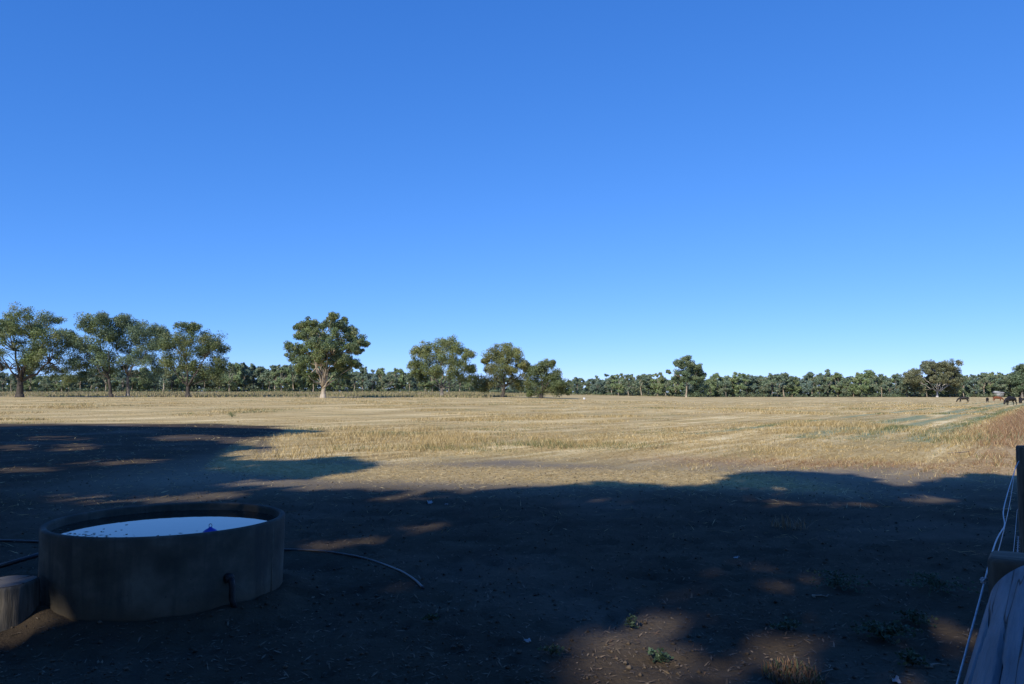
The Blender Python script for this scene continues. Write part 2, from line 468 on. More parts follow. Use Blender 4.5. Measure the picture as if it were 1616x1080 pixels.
LOBE_SCALE = 1.38
def hero_tree(name, label, off, sc, D, base, trunk_w, lobes, forks, palette, bark, seed, group=None, leaf=0.27, k=8, per=160, extra=0.95, bare=(), bare_y=-0.3):
    """lobes, forks, base in crop pixels of one enlarged view of the photograph: crop offset, crop scale; D metres away"""
    rng = np.random.default_rng(seed)
    P = lambda cx, cy: at_depth(off[0] + cx / sc, off[1] + cy / sc, D)
    m_per = D / F / sc
    ls = LOBE_SCALE * (1.06 if sc > 6 else 1.0)
    b = P(*base); bx, by = b[0], D
    bz = tz(bx, by)
    shift = bz - b[2]
    root = empty(name, (bx, by, bz))
    o = np.array([bx, by, bz])
    halfw = 0.5 * (max(l[0] for l in lobes) - min(l[0] for l in lobes)) * m_per
    L3 = []
    cx = np.mean([l[0] for l in lobes])
    for (lx, ly, lr) in lobes:
        p = P(lx, ly); p[2] += shift
        dx = (lx - cx) * m_per
        span = math.sqrt(max(0.05, 1 - min(1, (dx / (halfw * 1.05)) ** 2))) * halfw * 0.75
        p[1] = D + rng.uniform(-1, 1) * span
        low = ly > base[1] - 0.42 * (base[1] - min(l[1] for l in lobes))
        if low: p[1] = D + rng.uniform(0.1, 1) * span            # low boughs hang on the far side, the trunk stands in the sun
        L3.append((*(p - o), lr * m_per * ls))
        if rng.random() < extra and not low:                     # the far or near side of the crown
            p2 = p.copy(); p2[1] = D + (-1 if p[1] > D else 1) * rng.uniform(0.3, 1) * span
            p2[0] += rng.normal() * lr * m_per * 0.5
            L3.append((*(p2 - o), lr * m_per * 0.9 * ls))
    C, Rr = subclumps(L3, rng, k)
    v, q, t = leaf_cloud(C, Rr, per, leaf, palette, rng)
    crown = link('crown', make_mesh('crown', v, [q], t), MAT['leaf'], root)
    mb = MB()
    tw = trunk_w * m_per * 0.5
    f0 = P(*forks[0]) + np.array([0, 0, shift]) - o
    limb(mb, (0, 0, -0.3), f0, tw * 1.0, tw * 0.62, rng, 7, 0.02, 0, 10)
    mb.tube([(0, 0, -0.3), (0, 0, 0.1), (0, 0, 0.8)], [tw * 1.35, tw * 1.15, tw * 0.98], 10)
    ends = []
    for fk in forks[1:]:
        e = P(*fk) + np.array([0, 0, shift]) - o
        e[1] += rng.uniform(-0.35, 0.1) * halfw
        limb(mb, f0, e, tw * 0.42, tw * 0.17, rng, 7, 0.06, -0.02, 7); ends.append(e)
    ends = ends or [f0]
    for (x, y, z, r) in L3:
        p = np.array([x, y, z])
        e = min(ends + [f0], key=lambda e: np.linalg.norm(e - p) + (3 if e[2] > z else 0))
        limb(mb, e, p, tw * 0.16, tw * 0.04, rng, 5, 0.08, 0.03, 5)
    for (x0, y0, x1, y1) in bare:
        e0 = P(x0, y0) + np.array([0, 0, shift]) - o; e1 = P(x1, y1) + np.array([0, 0, shift]) - o
        e0[1] += halfw * bare_y * (0.25 if y0 > 800 else 0.8); e1[1] += halfw * bare_y
        limb(mb, e0, e1, tw * 0.30, tw * 0.09, rng, 6, 0.05, 0, 6)
    mb.build('trunk', MAT[bark], root, True)
    tag(root, label, 'tree', group)
    return root

G1 = 'big gum trees standing in the paddock'
hero_tree('gum_tree', 'big spreading gum at the left edge of the photo, thick dark trunk', (0, 470), 4.04, 178, (125, 622), 50,
    [(200,110,60),(120,140,50),(245,115,50),(60,185,60),(15,185,40),(230,200,60),(130,200,50),(330,200,50),(385,230,45),(320,265,60),(270,300,55),(120,265,55),(100,335,60),(180,330,60),(60,375,45),(200,400,60),(120,430,50),(300,360,50),(340,440,60),(400,440,55),(420,500,42),(270,460,50),(60,450,50),(5,145,30),(-70,190,60),(-90,260,60),(-60,420,55),(-110,350,60)],
    [(130,520), (60,440), (190,440), (210,250), (310,400), (130,330)], LEAF_G, 'bark_dark', 101, G1, bare=[(60,440,-10,280), (45,350,-30,210), (60,450,-20,400)])
hero_tree('gum_tree', 'tall gum with dark leaning trunk, left one of the twin trees', (0, 470), 4.04, 182, (708, 625), 26,
    [(580,140,50),(650,130,48),(700,150,42),(560,185,40),(620,210,55),(690,230,50),(600,290,60),(520,300,60),(470,270,48),(560,380,60),(640,340,60),(690,400,60),(520,410,50),(620,440,60),(700,460,45),(580,480,50),(520,480,40)],
    [(695,510), (650,400), (700,330), (580,350), (640,250)], LEAF_B + LEAF_G[:2], 'bark_dark', 102, G1)
hero_tree('gum_tree', 'tall gum with forked pale upper limb, right one of the twin trees', (0, 470), 4.04, 186, (815, 625), 24,
    [(790,145,40),(840,150,46),(800,200,60),(740,240,50),(860,210,50),(770,300,60),(850,280,60),(930,215,55),(980,220,52),(1040,225,45),(940,290,55),(1000,300,50),(900,370,55),(830,400,55),(960,400,50),(1000,450,50),(880,500,50),(930,520,50),(760,430,40)],
    [(815,490), (815,350), (880,380), (960,300), (760,330)], LEAF_B, 'bark_grey', 103, G1)
hero_tree('gum_tree', 'dense dark rounded gum right of the twin trees', (0, 470), 4.04, 180, (1197, 628), 32,
    [(1190,190,42),(1260,190,36),(1170,260,60),(1100,280,60),(1290,260,60),(1360,280,55),(1400,310,42),(1220,320,60),(1140,350,60),(1310,350,65),(1390,400,50),(1080,390,50),(1110,440,55),(1200,420,60),(1290,440,60),(1400,450,45),(1240,490,50),(1330,500,50),(1390,510,45),(1060,300,40)],
    [(1198,560), (1140,470), (1200,380), (1270,430), (1320,380)], [tuple(0.85 * c for c in k) for k in LEAF_G], 'bark_dark', 104, G1, extra=0.7)
hero_tree('gum_tree', 'large lone gum with pale cream trunk and many pale limbs', (430, 480), 6.353, 168, (505, 938), 58,
    [(600,135,46),(660,150,38),(390,200,48),(290,230,48),(340,235,45),(480,210,42),(580,220,60),(690,210,52),(770,250,52),(300,320,52),(400,300,58),(520,320,60),(640,330,60),(780,330,58),(850,360,52),(905,390,40),(180,440,48),(270,450,48),(400,400,55),(500,420,60),(600,420,60),(720,430,60),(800,430,50),(850,470,36),(240,530,52),(340,510,55),(280,600,58),(380,580,52),(680,520,60),(760,560,58),(830,600,36),(240,640,46),(330,680,46),(600,650,40),(680,680,56),(730,620,50),(740,720,38),(350,755,40),(640,580,50),(410,720,36),(480,480,58),(545,540,52),(450,570,50),(520,610,46),(470,690,40),(560,470,55)],
    [(515,835), (478,560), (605,510), (650,725), (560,680), (445,430), (500,620)], LEAF_G + LEAF_B[:1], 'bark_pale', 105, G1, k=8, extra=0.9, bare=[(515,835,476,560),(515,835,606,500),(518,840,655,722),(515,830,562,660),(500,700,440,430),(490,640,450,690)], bare_y=-0.62)
hero_tree('gum_tree', 'olive gum with twin-stemmed trunk, next right of the pale-trunked tree', (350, 470), 4.04, 196, (1403, 628), 26,
    [(1380,290,50),(1340,320,38),(1460,300,42),(1500,320,42),(1560,360,40),(1250,350,38),(1290,370,45),(1380,390,55),(1460,390,50),(1530,420,50),(1230,430,38),(1290,450,50),(1380,470,45),(1450,470,45),(1520,490,50),(1570,500,48),(1280,520,36),(1250,480,35),(1350,420,50),(1585,450,32)],
    [(1403,575), (1340,480), (1450,450), (1470,562), (1400,430)], [(0.114, 0.13, 0.039), (0.13, 0.14, 0.047), (0.091, 0.114, 0.039)], 'bark_grey', 106, G1)
hero_tree('gum_tree', 'olive gum with open round crown and leaning dark trunk near photo centre', (700, 500), 4.04, 200, (375, 508), 26,
    [(370,210,44),(420,212,38),(300,240,40),(450,240,42),(340,260,48),(400,280,48),(480,300,42),(310,330,42),(370,340,48),(270,280,22),(440,345,36),(350,400,48),(300,410,45),(240,400,42),(440,400,42),(510,390,46),(270,440,40),(535,330,36),(480,430,42),(220,440,32)],
    [(388,440), (430,390), (340,400), (390,320), (490,370)], [(0.12, 0.127, 0.039), (0.14, 0.138, 0.049), (0.094, 0.109, 0.039)], 'bark_dark', 107, G1)
hero_tree('gum_tree', 'low dark bushy gum with small top tuft near photo centre', (700, 500), 4.04, 198, (620, 510), 30,
    [(650,290,34),(690,295,22),(600,340,46),(660,350,52),(720,360,42),(560,340,32),(580,400,52),(650,410,52),(720,410,48),(760,420,42),(550,440,45),(620,460,45),(690,460,46),(755,460,38),(560,480,28),(790,470,30)],
    [(622,475), (580,420), (660,420), (640,350)], [(0.078, 0.098, 0.034), (0.101, 0.114, 0.042), (0.065, 0.086, 0.034)], 'bark_dark', 108, G1, extra=0.7)
hero_tree('gum_tree', 'tall narrow gum with straight reddish trunk above the far belt', (1000, 530), 5.05, 370, (418, 480), 13,
    [(425,180,32),(350,210,30),(390,230,38),(450,220,36),(480,240,32),(430,280,48),(370,290,36),(500,280,36),(540,320,26),(470,340,42),(400,340,34),(520,370,42),(560,420,36),(500,430,46),(470,450,36),(540,460,32),(272,275,14),(285,285,10)],
    [(425,330), (430,240), (370,300), (285,290), (480,330)], LEAF_B, 'bark_pale', 109, 'gums standing out of the far belt', leaf=0.5, bare=[(425,350,275,276)])
hero_tree('gum_tree', 'broad dome-crowned gum with fan of bare white limbs behind the cattle', (1300, 540), 5.114, 385, (915, 436), 18,
    [(880,170,40),(830,190,36),(940,180,40),(1000,190,40),(1040,220,42),(780,230,32),(1070,260,38),(860,220,32),(960,230,42),(1060,310,42),(1090,330,34),(760,280,32),(770,330,34),(1030,360,30),(1080,380,34),(700,260,38),(700,300,38),(820,375,26),(900,230,30),(940,260,26),(880,290,34),(980,300,32),(840,300,32)],
    [(915,390), (830,320), (880,240), (960,240), (1010,290), (985,340), (770,330)], [(0.098, 0.105, 0.05), (0.09, 0.102, 0.055), (0.11, 0.112, 0.055)], 'bark_white', 110, 'gums standing out of the far belt', leaf=0.5, bare=[(915,390,840,300),(915,390,900,250),(915,390,1010,295)])
hero_tree('gum_tree', 'taller gum of the far belt at the right edge of the photo', (1300, 540), 5.114, 395, (1600, 436), 18,
    [(1590,205,36),(1610,260,48),(1565,300,44),(1605,330,48),(1640,230,50),(1650,320,55),(1580,370,40),(1640,390,45)],
    [(1600,330), (1590,240), (1640,260)], LEAF_B, 'bark_grey', 111, 'gums standing out of the far belt', leaf=0.5)

# ---- the far belt: every tree of its front row is a tree, the wood behind reads as one mass
def belt_proto(seed, slender, palette):
    """unit tree 14 m tall: crown mesh, trunk mesh"""
    rng = np.random.default_rng(seed)
    H = 14.0; w = 3.4 if slender else 5.0
    lobes = []
    nl = 15 if slender else 20
    for i in range(nl):
        h = rng.uniform(0.36 if slender else 0.16, 0.93)
        ww = w * (math.sin(math.pi * min(1, (h - 0.08) / 0.95)) ** 0.55)
        a = rng.uniform(0, 6.283); rr = ww * math.sqrt(rng.random())
        lobes.append((math.cos(a) * rr, math.sin(a) * rr, h * H, rng.uniform(1.2, 2.1)))
    lobes.append((0, 0, H * 0.9, 1.4))
    C, Rr = subclumps(lobes, rng, 5, 0.55)
    v, q, t = leaf_cloud(C, Rr, 70, 0.56, [(1.22 * a, 1.2 * b, 1.38 * c) for a, b, c in palette], rng)
    crown = make_mesh('crown', v, [q], t); crown.materials.append(MAT['leaf'])
    mb = MB(); f = np.array([rng.normal() * 0.3, rng.normal() * 0.3, H * rng.uniform(0.25, 0.4)])
    limb(mb, (0, 0, -0.4), f, 0.32, 0.22, rng, 5, 0.03, 0, 7)
    for l in lobes[::2]: limb(mb, f, l[:3], 0.15, 0.04, rng, 5, 0.07, 0, 5)
    tm = make_mesh('trunk', np.concatenate(mb.v), [np.concatenate(mb.q), np.concatenate(mb.t)], None, True)
    return crown, tm, (v, q, t)

BELT_G = [(0.079, 0.109, 0.052), (0.093, 0.12, 0.058), (0.067, 0.096, 0.052), (0.11, 0.124, 0.06)]
BELT_B = [(0.069, 0.101, 0.062), (0.08, 0.113, 0.07), (0.091, 0.12, 0.07)]
BELT_O = [(0.1, 0.131, 0.046), (0.087, 0.12, 0.044), (0.117, 0.137, 0.054)]
protos = [belt_proto(300 + i, i % 3 == 0, [BELT_G, BELT_B, BELT_O][i % 3 if i < 6 else 0]) for i in range(8)]
for i, p in enumerate(protos): p[1].materials.append(MAT[['bark_pale', 'bark_grey', 'bark_pale'][i % 3]])

PROF_X = [-120, 0, 100, 350, 385, 415, 440, 480, 600, 620, 660, 740, 830, 900, 945, 970, 1000, 1040, 1060, 1120, 1140, 1170, 1230, 1270, 1310, 1340, 1365, 1400, 1420, 1440, 1530, 1570, 1616, 1760]
PROF_Y = [584, 586, 585, 575, 569, 576, 574, 578, 581, 580, 585, 590, 594, 597, 590, 589, 592, 588, 592, 591, 588, 588, 585, 592, 585, 590, 585, 591, 588, 594, 586, 585, 580, 582]
SECT = [(120, 'behind the leftmost big gum'), (275, 'behind the twin big gums'), (470, 'just left of the pale-trunked gum'), (640, 'just right of the pale-trunked gum'),
        (820, 'behind the two olive gums'), (1060, 'just left of the tall narrow gum'), (1260, 'just right of the tall narrow gum'), (1435, 'left of the dome-crowned gum'), (2000, 'behind the grazing cattle')]
ORD = ['first', 'second', 'third', 'fourth', 'fifth', 'sixth', 'seventh', 'eighth', 'ninth', 'tenth', 'eleventh', 'twelfth', 'thirteenth', 'fourteenth', 'fifteenth', 'sixteenth', 'seventeenth', 'eighteenth', 'nineteenth', 'twentieth', 'twenty-first', 'twenty-second', 'twenty-third', 'twenty-fourth', 'twenty-fifth', 'twenty-sixth', 'twenty-seventh', 'twenty-eighth']
count = {}
SHAPES = ['slender gum', 'blue-green gum', 'olive gum']
rb = np.random.default_rng(77)
px = -60.0
while px < 1680:
    ty = np.interp(px, PROF_X, PROF_Y)
    D = np.interp(px, [0, 700, 1000, 1616], [440, 440, 410, 405]) + rb.uniform(-12, 18)
    x = (px - 808) / F * D
    z = tz(x, D)
    top = at_depth(px, ty + rb.choice([-2, 0, 0, 2, 4, 6]) + rb.uniform(-2, 2), D)[2]
    h = max(7.0, top - z)
    i = int(rb.integers(0, 8)); crown, trunk, _ = protos[i]
    root = empty('gum_tree', (x, D, z), rb.uniform(0, 6.28))
    s = h / 14.2; wsc = s * rb.uniform(0.9, 1.25)
    root.scale = (wsc, wsc, s)
    link('crown', crown, None, root); link('trunk', trunk, None, root)
    sec = next(t for lim, t in SECT if px < lim)
    lab = '%s, %s from left in the far belt %s' % (SHAPES[i % 3], ORD[count.get(sec, 0)], sec); count[sec] = count.get(sec, 0) + 1
    tag(root, lab, 'tree', 'far belt gums ' + sec)
    px += rb.uniform(8, 17)

# wood behind the front row, one mass
V, Q, T, n = [], [], [], 0
for row, dd in enumerate((20, 45, 80)):
    px = -90.0 + row * 7
    while px < 1720:
        D = np.interp(px, [0, 700, 1000, 1616], [445, 445, 415, 410]) + dd + rb.uniform(-8, 8)
        ty = np.interp(px, PROF_X, PROF_Y) + rb.uniform(2, 9)
        x = (px - 808) / F * D; z = tz(x, D)
        h = max(7, at_depth(px, ty, D)[2] - z); s = h / 14.2
        v, q, t = protos[int(rb.integers(0, 8))][2]
        st_ = 7; v = v.reshape(-1, 4, 3)[::st_]; ctr = v.mean(1, keepdims=True); v = ((v - ctr) * 2.3 + ctr).reshape(-1, 3); t = t.reshape(-1, 4, 4 if t.shape[1] == 4 else 3)[::st_].reshape(len(v), -1); q = np.arange(len(v)).reshape(-1, 4)
        a = rb.uniform(0, 6.28); ca, sa = math.cos(a), math.sin(a)
        vv = np.stack([v[:, 0] * ca - v[:, 1] * sa, v[:, 0] * sa + v[:, 1] * ca, v[:, 2]], 1) * np.array([s * 1.3, s * 1.3, s]) + np.array([x, D, z - s * (0.0, 0.8, 1.6)[row]])
        keep = slice(None)
        V.append(vv); Q.append(q + n); T.append(t); n += len(vv)
        px += rb.uniform(16, 24)
wood = link('far_wood', make_mesh('far_wood', np.concatenate(V), [np.concatenate(Q)], np.concatenate(T)), MAT['leaf'])
tag(wood, 'grey-green mass of the wood behind the far belt of gums', 'wood', kind='stuff')

# shrubby undergrowth along the foot of the belt
rng = np.random.default_rng(5)
C, Rr = [], []
for px in np.arange(-60, 1680, 2.6):
    for rep in range(4):
        p = px + rng.uniform(-2, 2)
        D = np.interp(p, [0, 700, 1000, 1616], [436, 436, 404, 398]) + (rep * 16 + rng.uniform(-3, 14)) * np.interp(p, [0, 700], [1, 1])
        r_ = rng.uniform(0.7, 1.6) + 0.28 * rep; x = (p - 808) / F * D
        C.append((x, D, tz(x, D) + r_ * rng.uniform(0.3, 1.1))); Rr.append(r_)
v, q, t = leaf_cloud(C, Rr, 30, 0.75, [tuple(0.8 * c for c in k) for k in BELT_G], rng)
tag(link('undergrowth', make_mesh('undergrowth', v, [q], t), MAT['leaf']), 'low dark scrub along the foot of the far belt', 'scrub', kind='stuff')

# ------------------------------------------------------------------ gums beside and behind the viewpoint: their crowns shade the yard
SHADE = [(-900,668),(0,672),(130,672),(400,676),(525,681),(440,688),(380,690),(330,693),(350,700),(457,708),(400,718),(370,728),(480,727),(540,718),(570,728),(602,737),(560,745),(430,764),(470,771),(600,776),(700,779),(740,779),(800,771),(880,768),(930,759),(960,758),(1010,765),(1090,768),(1145,760),(1155,749),(1210,744),(1280,744),(1350,750),(1390,765),(1450,768),(1480,757),(1545,748),(1616,752),(2300,760),(2300,2600),(-900,2600)]
# sunny gaps: px, py, half width, half height, openness
GAPS = [(525,860,55,10,1),(690,829,34,6,0.8),(1205,795,55,7,0.8),(1230,776,60,5,0.4),(965,1060,105,48,1),(1035,1010,70,28,0.9),(1180,900,32,11,0.8),(1112,922,26,13,0.5),(1250,925,80,12,0.45),
        (1190,1035,110,30,0.6),(1510,1050,60,75,0.7),(15,985,70,20,0.95),(105,950,42,26,0.75),(150,788,110,7,0.5),(270,787,60,6,0.5),(15,838,45,6,0.5),(18,707,24,5,1),(122,706,36,6,1),(40,742,60,5,1),(170,727,26,4,0.4),(330,782,40,6,0.7),(300,691,60,4.5,1),(420,717,60,8,1),(90,692,50,3.5,0.6),(230,728,40,4,0.7),(420,762,50,5,0.8),(640,790,50,5,0.5),(1470,790,50,6,0.5),(1330,800,40,6,0.5)]
def in_poly(x, y, poly):
    ins = np.zeros(x.shape, bool); n = len(poly); j = n - 1
    for i in range(n):
        xi, yi = poly[i]; xj, yj = poly[j]
        c = ((yi > y) != (yj > y)) & (x < (xj - xi) * (y - yi) / (yj - yi + 1e-12) + xi)
        ins ^= c; j = i
    return ins

def shade_trees():
    rng = np.random.default_rng(42)
    cell = 0.15; se = math.sin(SUN_EL); te = math.tan(SUN_EL)
    PERP = np.array([SH[1], -SH[0]])
    a = np.arange(-16, 22, cell)        # along the shadow, foreshortened as the sun sees it
    b = np.arange(-42, 16, cell)
    A, B = np.meshgrid(a, b, indexing='ij')
    gx = SH[0] * A / se + PERP[0] * B; gy = SH[1] * A / se + PERP[1] * B
    gp = gy > 1.6
    px, py, dep = project(gx, np.where(gp, gy, 1.6), 0 * gx)
    m = np.where(gp, in_poly(px, py, SHADE), True)
    m &= (gx > -34) & (gx < 17) & (gy > -13) & (gy < 44)  # crown cover carried back behind the viewpoint to block more sky light
    m &= ~((gy < -6) & (gx < -22))
    soft = np.ones(m.shape)
    for (cx, cy, rx, ry, o) in GAPS:
        rx, ry = (rx * 1.2, ry * 1.25) if cy > 800 else (rx * 1.05, ry * 1.05)
        d = ((px - cx) / rx) ** 2 + ((py - cy) / ry) ** 2
        soft = np.where(gp & (d < 1), np.minimum(soft, max(0.04, 1 - o)), soft)
    solid = m & (soft > 0.99)
    def erode(s, k):
        s = s.copy()
        for _ in range(k):
            t = s.copy(); t[1:] &= s[:-1]; t[:-1] &= s[1:]; t[:, 1:] &= s[:, :-1]; t[:, :-1] &= s[:, 1:]; s = t
        return s
    spots = []
    for Rad, step, src in ((1.0, 0.80, erode(solid, 6)), (0.6, 0.55, erode(solid, 4)), (0.32, 0.36, erode(solid, 1))):
        if Rad < 0.9: src = src & ~big
        ii, jj = np.nonzero(src)
        o = rng.permutation(len(ii)); ii, jj = ii[o], jj[o]
        grid = {}
        for i_, j_ in zip(ii, jj):
            A_, B_ = a[i_], b[j_]; key = (int(A_ // step), int(B_ // step))
            if key in grid: continue
            grid[key] = 1; spots.append((A_, B_, Rad))
        if Rad > 0.9: big = erode(solid, 5)
        else: big = big | erode(solid, 3)
    # thin leaves across the half-open gaps
    part = m & (soft > 0.05) & (soft < 0.99)
    ii, jj = np.nonzero(part)
    for i_, j_ in zip(ii, jj):
        if rng.random() < 0.22 * soft[i_, j_]: spots.append((a[i_], b[j_], 0.25))
    spots = np.array(spots)
    G = SH[None] * (spots[:, :1] / se) + PERP[None] * spots[:, 1:2]
    cent = np.array([(-23, 37), (-13, 27), (-24, 20), (-5, 12), (7, 10), (-14, 9), (1, 1), (10, 1)], float)
    hc = np.array([14.0, 14.0, 14.0, 12.5, 12.0, 12.5, 12.0, 12.5])
    labels = ['gum left of the yard, its shadow the farthest streak across the stubble', 'gum left of the yard, its shadow the pointed streak beyond the trough',
              'gum far left of the yard shading the ground behind the trough', 'gum behind the viewpoint shading the middle of the yard', 'gum behind the viewpoint shading the ground beside the fence',
              'gum left behind the viewpoint shading the trough', 'gum behind the viewpoint shading the nearest dirt', 'gum behind the viewpoint shading the rail fence']
    d2 = ((G[:, None] - cent[None]) ** 2).sum(-1); own = d2.argmin(1)
    for k in range(len(cent)):
        sel = own == k
        if not sel.any(): continue
        g = G[sel]; rad = spots[sel, 2]
        al = (g - cent[k]) @ SH
        z = hc[k] + al * 0.33 + rng.normal(size=len(g)) * 1.1
        z = np.maximum(z, 8.0)
        for _ in range(20):                                    # keep the crowns clear of the view
            P = g - SH * (z / te)[:, None]
            qx, qy, dep = project(P[:, 0], P[:, 1], z)
            bad = (P[:, 1] > 0.5) & (qx > -150) & (qx < 1770) & (qy > -160)
            if not bad.any(): break
            z = np.where(bad, z + 0.7, z)
        P = g - SH * (z / te)[:, None]
        tr = cent[k] - SH * (hc[k] / te)
        o = np.array([tr[0], tr[1], tz(*tr)])
        root = empty('gum_tree', o)
        C = np.column_stack([P, z]) - np.array([tr[0], tr[1], o[2]])
        per = np.maximum(10, 185 * rad ** 1.7).astype(int)
        v, q, t = leaf_cloud(C, rad, per, 0.385, LEAF_G, rng)
        link('crown', make_mesh('crown', v, [q], t), MAT['leaf'], root)
        mb = MB(); f = np.array([0, 0, hc[k] * 0.4])
        limb(mb, (0, 0, -0.3), f, 0.42, 0.30, rng, 7, 0.02, 0, 12)
        pick = rng.permutation(len(C))[:22]
        for p in C[pick]: limb(mb, f, p, 0.13, 0.03, rng, 6, 0.06, 0.03, 6)
        mb.build('trunk', MAT['bark_grey'], root, True)
        tag(root, labels[k], 'tree', 'gums shading the yard')
shade_trees()
SKY_BLOCK_GUMS = [(-52, -22, 'far back left'), (-38, -36, 'back left'), (-22, -40, 'rear left'), (-6, -36, 'straight behind'), (10, -40, 'rear right'), (26, -32, 'back right'), (36, -18, 'far back right'), (40, -4, 'right beyond the fence')]  # unseen gums added around the back to keep sky light off the yard
for i, (x, y, where) in enumerate(SKY_BLOCK_GUMS):
    crown, trunk, _ = protos[(i * 3 + 1) % 8]
    root = empty('gum_tree', (x, y, tz(x, y)), i * 1.7); root.scale = (1.35, 1.35, 1.2)
    link('crown', crown, None, root); link('trunk', trunk, None, root)
    tag(root, 'unseen gum added behind the viewpoint to block sky light, %s' % where, 'tree', 'unseen gums added to block sky light')

# ------------------------------------------------------------------ concrete water trough
def concrete():
    m, nt, b = new_mat('weathered concrete')
    tc = nt.nodes.new('ShaderNodeTexCoord'); o = tc.outputs['Object']
    n1 = noise(nt, o, 3.0, 7, 0.6); n2 = noise(nt, o, 40, 4, 0.7)
    mp = nt.nodes.new('ShaderNodeMapping'); mp.inputs['Scale'].default_value = (6, 6, 0.6); nt.links.new(o, mp.inputs[0])
    n3 = noise(nt, mp.outputs[0], 1.5, 5)
    c = ramp(nt, [(0.34, (0.048, 0.045, 0.036)), (0.52, (0.088, 0.082, 0.064)), (0.68, (0.145, 0.134, 0.105))], n1).outputs[0]
    c = mix(nt, ramp(nt, [(0.48, (0, 0, 0)), (0.62, (0.75, 0.75, 0.75))], n3).outputs[0], c, (0.05, 0.048, 0.042))
    sz = nt.nodes.new('ShaderNodeSeparateXYZ'); nt.links.new(o, sz.inputs[0])
    mud = mth(nt, 'MULTIPLY', mth(nt, 'SUBTRACT', 1.0, mth(nt, 'DIVIDE', sz.outputs[2], mth(nt, 'MULTIPLY', noise(nt, o, 9, 5), 0.36)), clamp=True), 0.8)
    c = mix(nt, mud, c, (0.085, 0.062, 0.038))
    rimst = mth(nt, 'MULTIPLY', mth(nt, 'MULTIPLY_ADD', sz.outputs[2], 14.0, -7.3, clamp=True), ramp(nt, [(0.4, (0, 0, 0)), (0.6, (1, 1, 1))], noise(nt, o, 5, 5)).outputs[0])
    c = mix(nt, mth(nt, 'MULTIPLY', rimst, 0.6), c, (0.04, 0.042, 0.034))
    vo = nt.nodes.new('ShaderNodeTexVoronoi'); vo.inputs['Scale'].default_value = 14; nt.links.new(o, vo.inputs['Vector'])
    pit = ramp(nt, [(0.03, (1, 1, 1)), (0.07, (0, 0, 0))], vo.outputs['Distance']).outputs[0]
    c = mix(nt, pit, c, (0.06, 0.055, 0.05))
    nt.links.new(c, b.inputs['Base Color']); b.inputs['Roughness'].default_value = 0.85
    h = mth(nt, 'SUBTRACT', mth(nt, 'ADD', mth(nt, 'MULTIPLY', n2, 0.35), n1), pit)
    bump(nt, b, h, 0.6, 0.012)
    return m
MAT['concrete'] = concrete()
tr0 = np.array([TROUGH[0], TROUGH[1], 0.0])
trough = empty('water_trough', tr0)
tag(trough, 'round grey concrete water trough standing in the shaded yard', 'water trough')
RO, H, TH = TROUGH_R, TROUGH_H, 0.050
mb = MB()
mb.lathe([(0.0, -0.06), (RO - 0.012, -0.06), (RO - 0.012, 0.05), (RO - 0.008, 0.22), (RO - 0.002, H - 0.09), (RO, H - 0.018), (RO - 0.006, H - 0.005), (RO - 0.016, H), (RO - TH + 0.014, H), (RO - TH + 0.003, H - 0.006), (RO - TH, H - 0.02), (RO - TH - 0.012, 0.1), (RO - TH - 0.05, 0.06), (0, 0.06)], 160)
mb.build('wall', MAT['concrete'], trough, True)
view_ang = math.atan2(-TROUGH[1], -TROUGH[0])         # direction from trough centre to the camera
def trough_pt(ang, r, z): return (math.cos(ang) * r, math.sin(ang) * r, z)
# cast seam: a thin raised vertical line near the right-hand side
sa = view_ang + R(57)
mb = MB(); mb.tube([trough_pt(sa, RO - 0.009 + 0.001 * k, z) for k, z in enumerate((0.02, 0.2, 0.4, H - 0.02))], 0.006, 6)
mb.build('casting_seam', noise_mat('seam concrete', (0.08, 0.075, 0.06), (0.16, 0.15, 0.12), 12), trough)
# bung and outlet elbow low on the front wall
d = ray(360, 935)
best = min(np.linspace(-1.2, 1.2, 481), key=lambda q: abs(project(*(tr0 + np.array(trough_pt(view_ang + q, RO, 0.24))))[0] - 360))
ba = view_ang + best
blackp = noise_mat('black plastic', (0.012, 0.012, 0.013), (0.03, 0.03, 0.032), 20, 0.5, 0.2, 0.003)
mb = MB(); mb.tube([trough_pt(ba, RO - 0.02, 0.25), trough_pt(ba, RO + 0.03, 0.25), trough_pt(ba, RO + 0.045, 0.25)], [0.036, 0.036, 0.024], 14)
bung = mb.build('outlet_bung', blackp, trough, True)
mb = MB(); mb.tube([trough_pt(ba, RO + 0.02, 0.25), trough_pt(ba, RO + 0.05, 0.235), trough_pt(ba, RO + 0.06, 0.20), trough_pt(ba, RO + 0.06, 0.10), trough_pt(ba + 0.02, RO + 0.08, 0.03)], [0.02, 0.024, 0.024, 0.022, 0.018], 12)
mb.build('elbow_pipe', blackp, trough, True)
# water
WL = 0.535
m, nt, b = new_mat('trough water')
b.inputs['Base Color'].default_value = (0.012, 0.018, 0.016, 1); b.inputs['Roughness'].default_value = 0.02; b.inputs['IOR'].default_value = 1.33
b.inputs['Specular IOR Level'].default_value = 0.5
tc = nt.nodes.new('ShaderNodeTexCoord')
bump(nt, b, noise(nt, tc.outputs['Object'], 9, 3), 0.02, 0.01)
k = 96; aa = np.arange(k) * 2 * math.pi / k; rw = RO - TH - 0.0015
wv = np.vstack([np.stack([np.cos(aa) * rw, np.sin(aa) * rw, np.full(k, WL)], 1), [[0, 0, WL]]])
water = link('water', make_mesh('water', wv, np.array([(k, i, (i + 1) % k) for i in range(k)])), m)
water.location = tr0; tag(water, kind='structure')
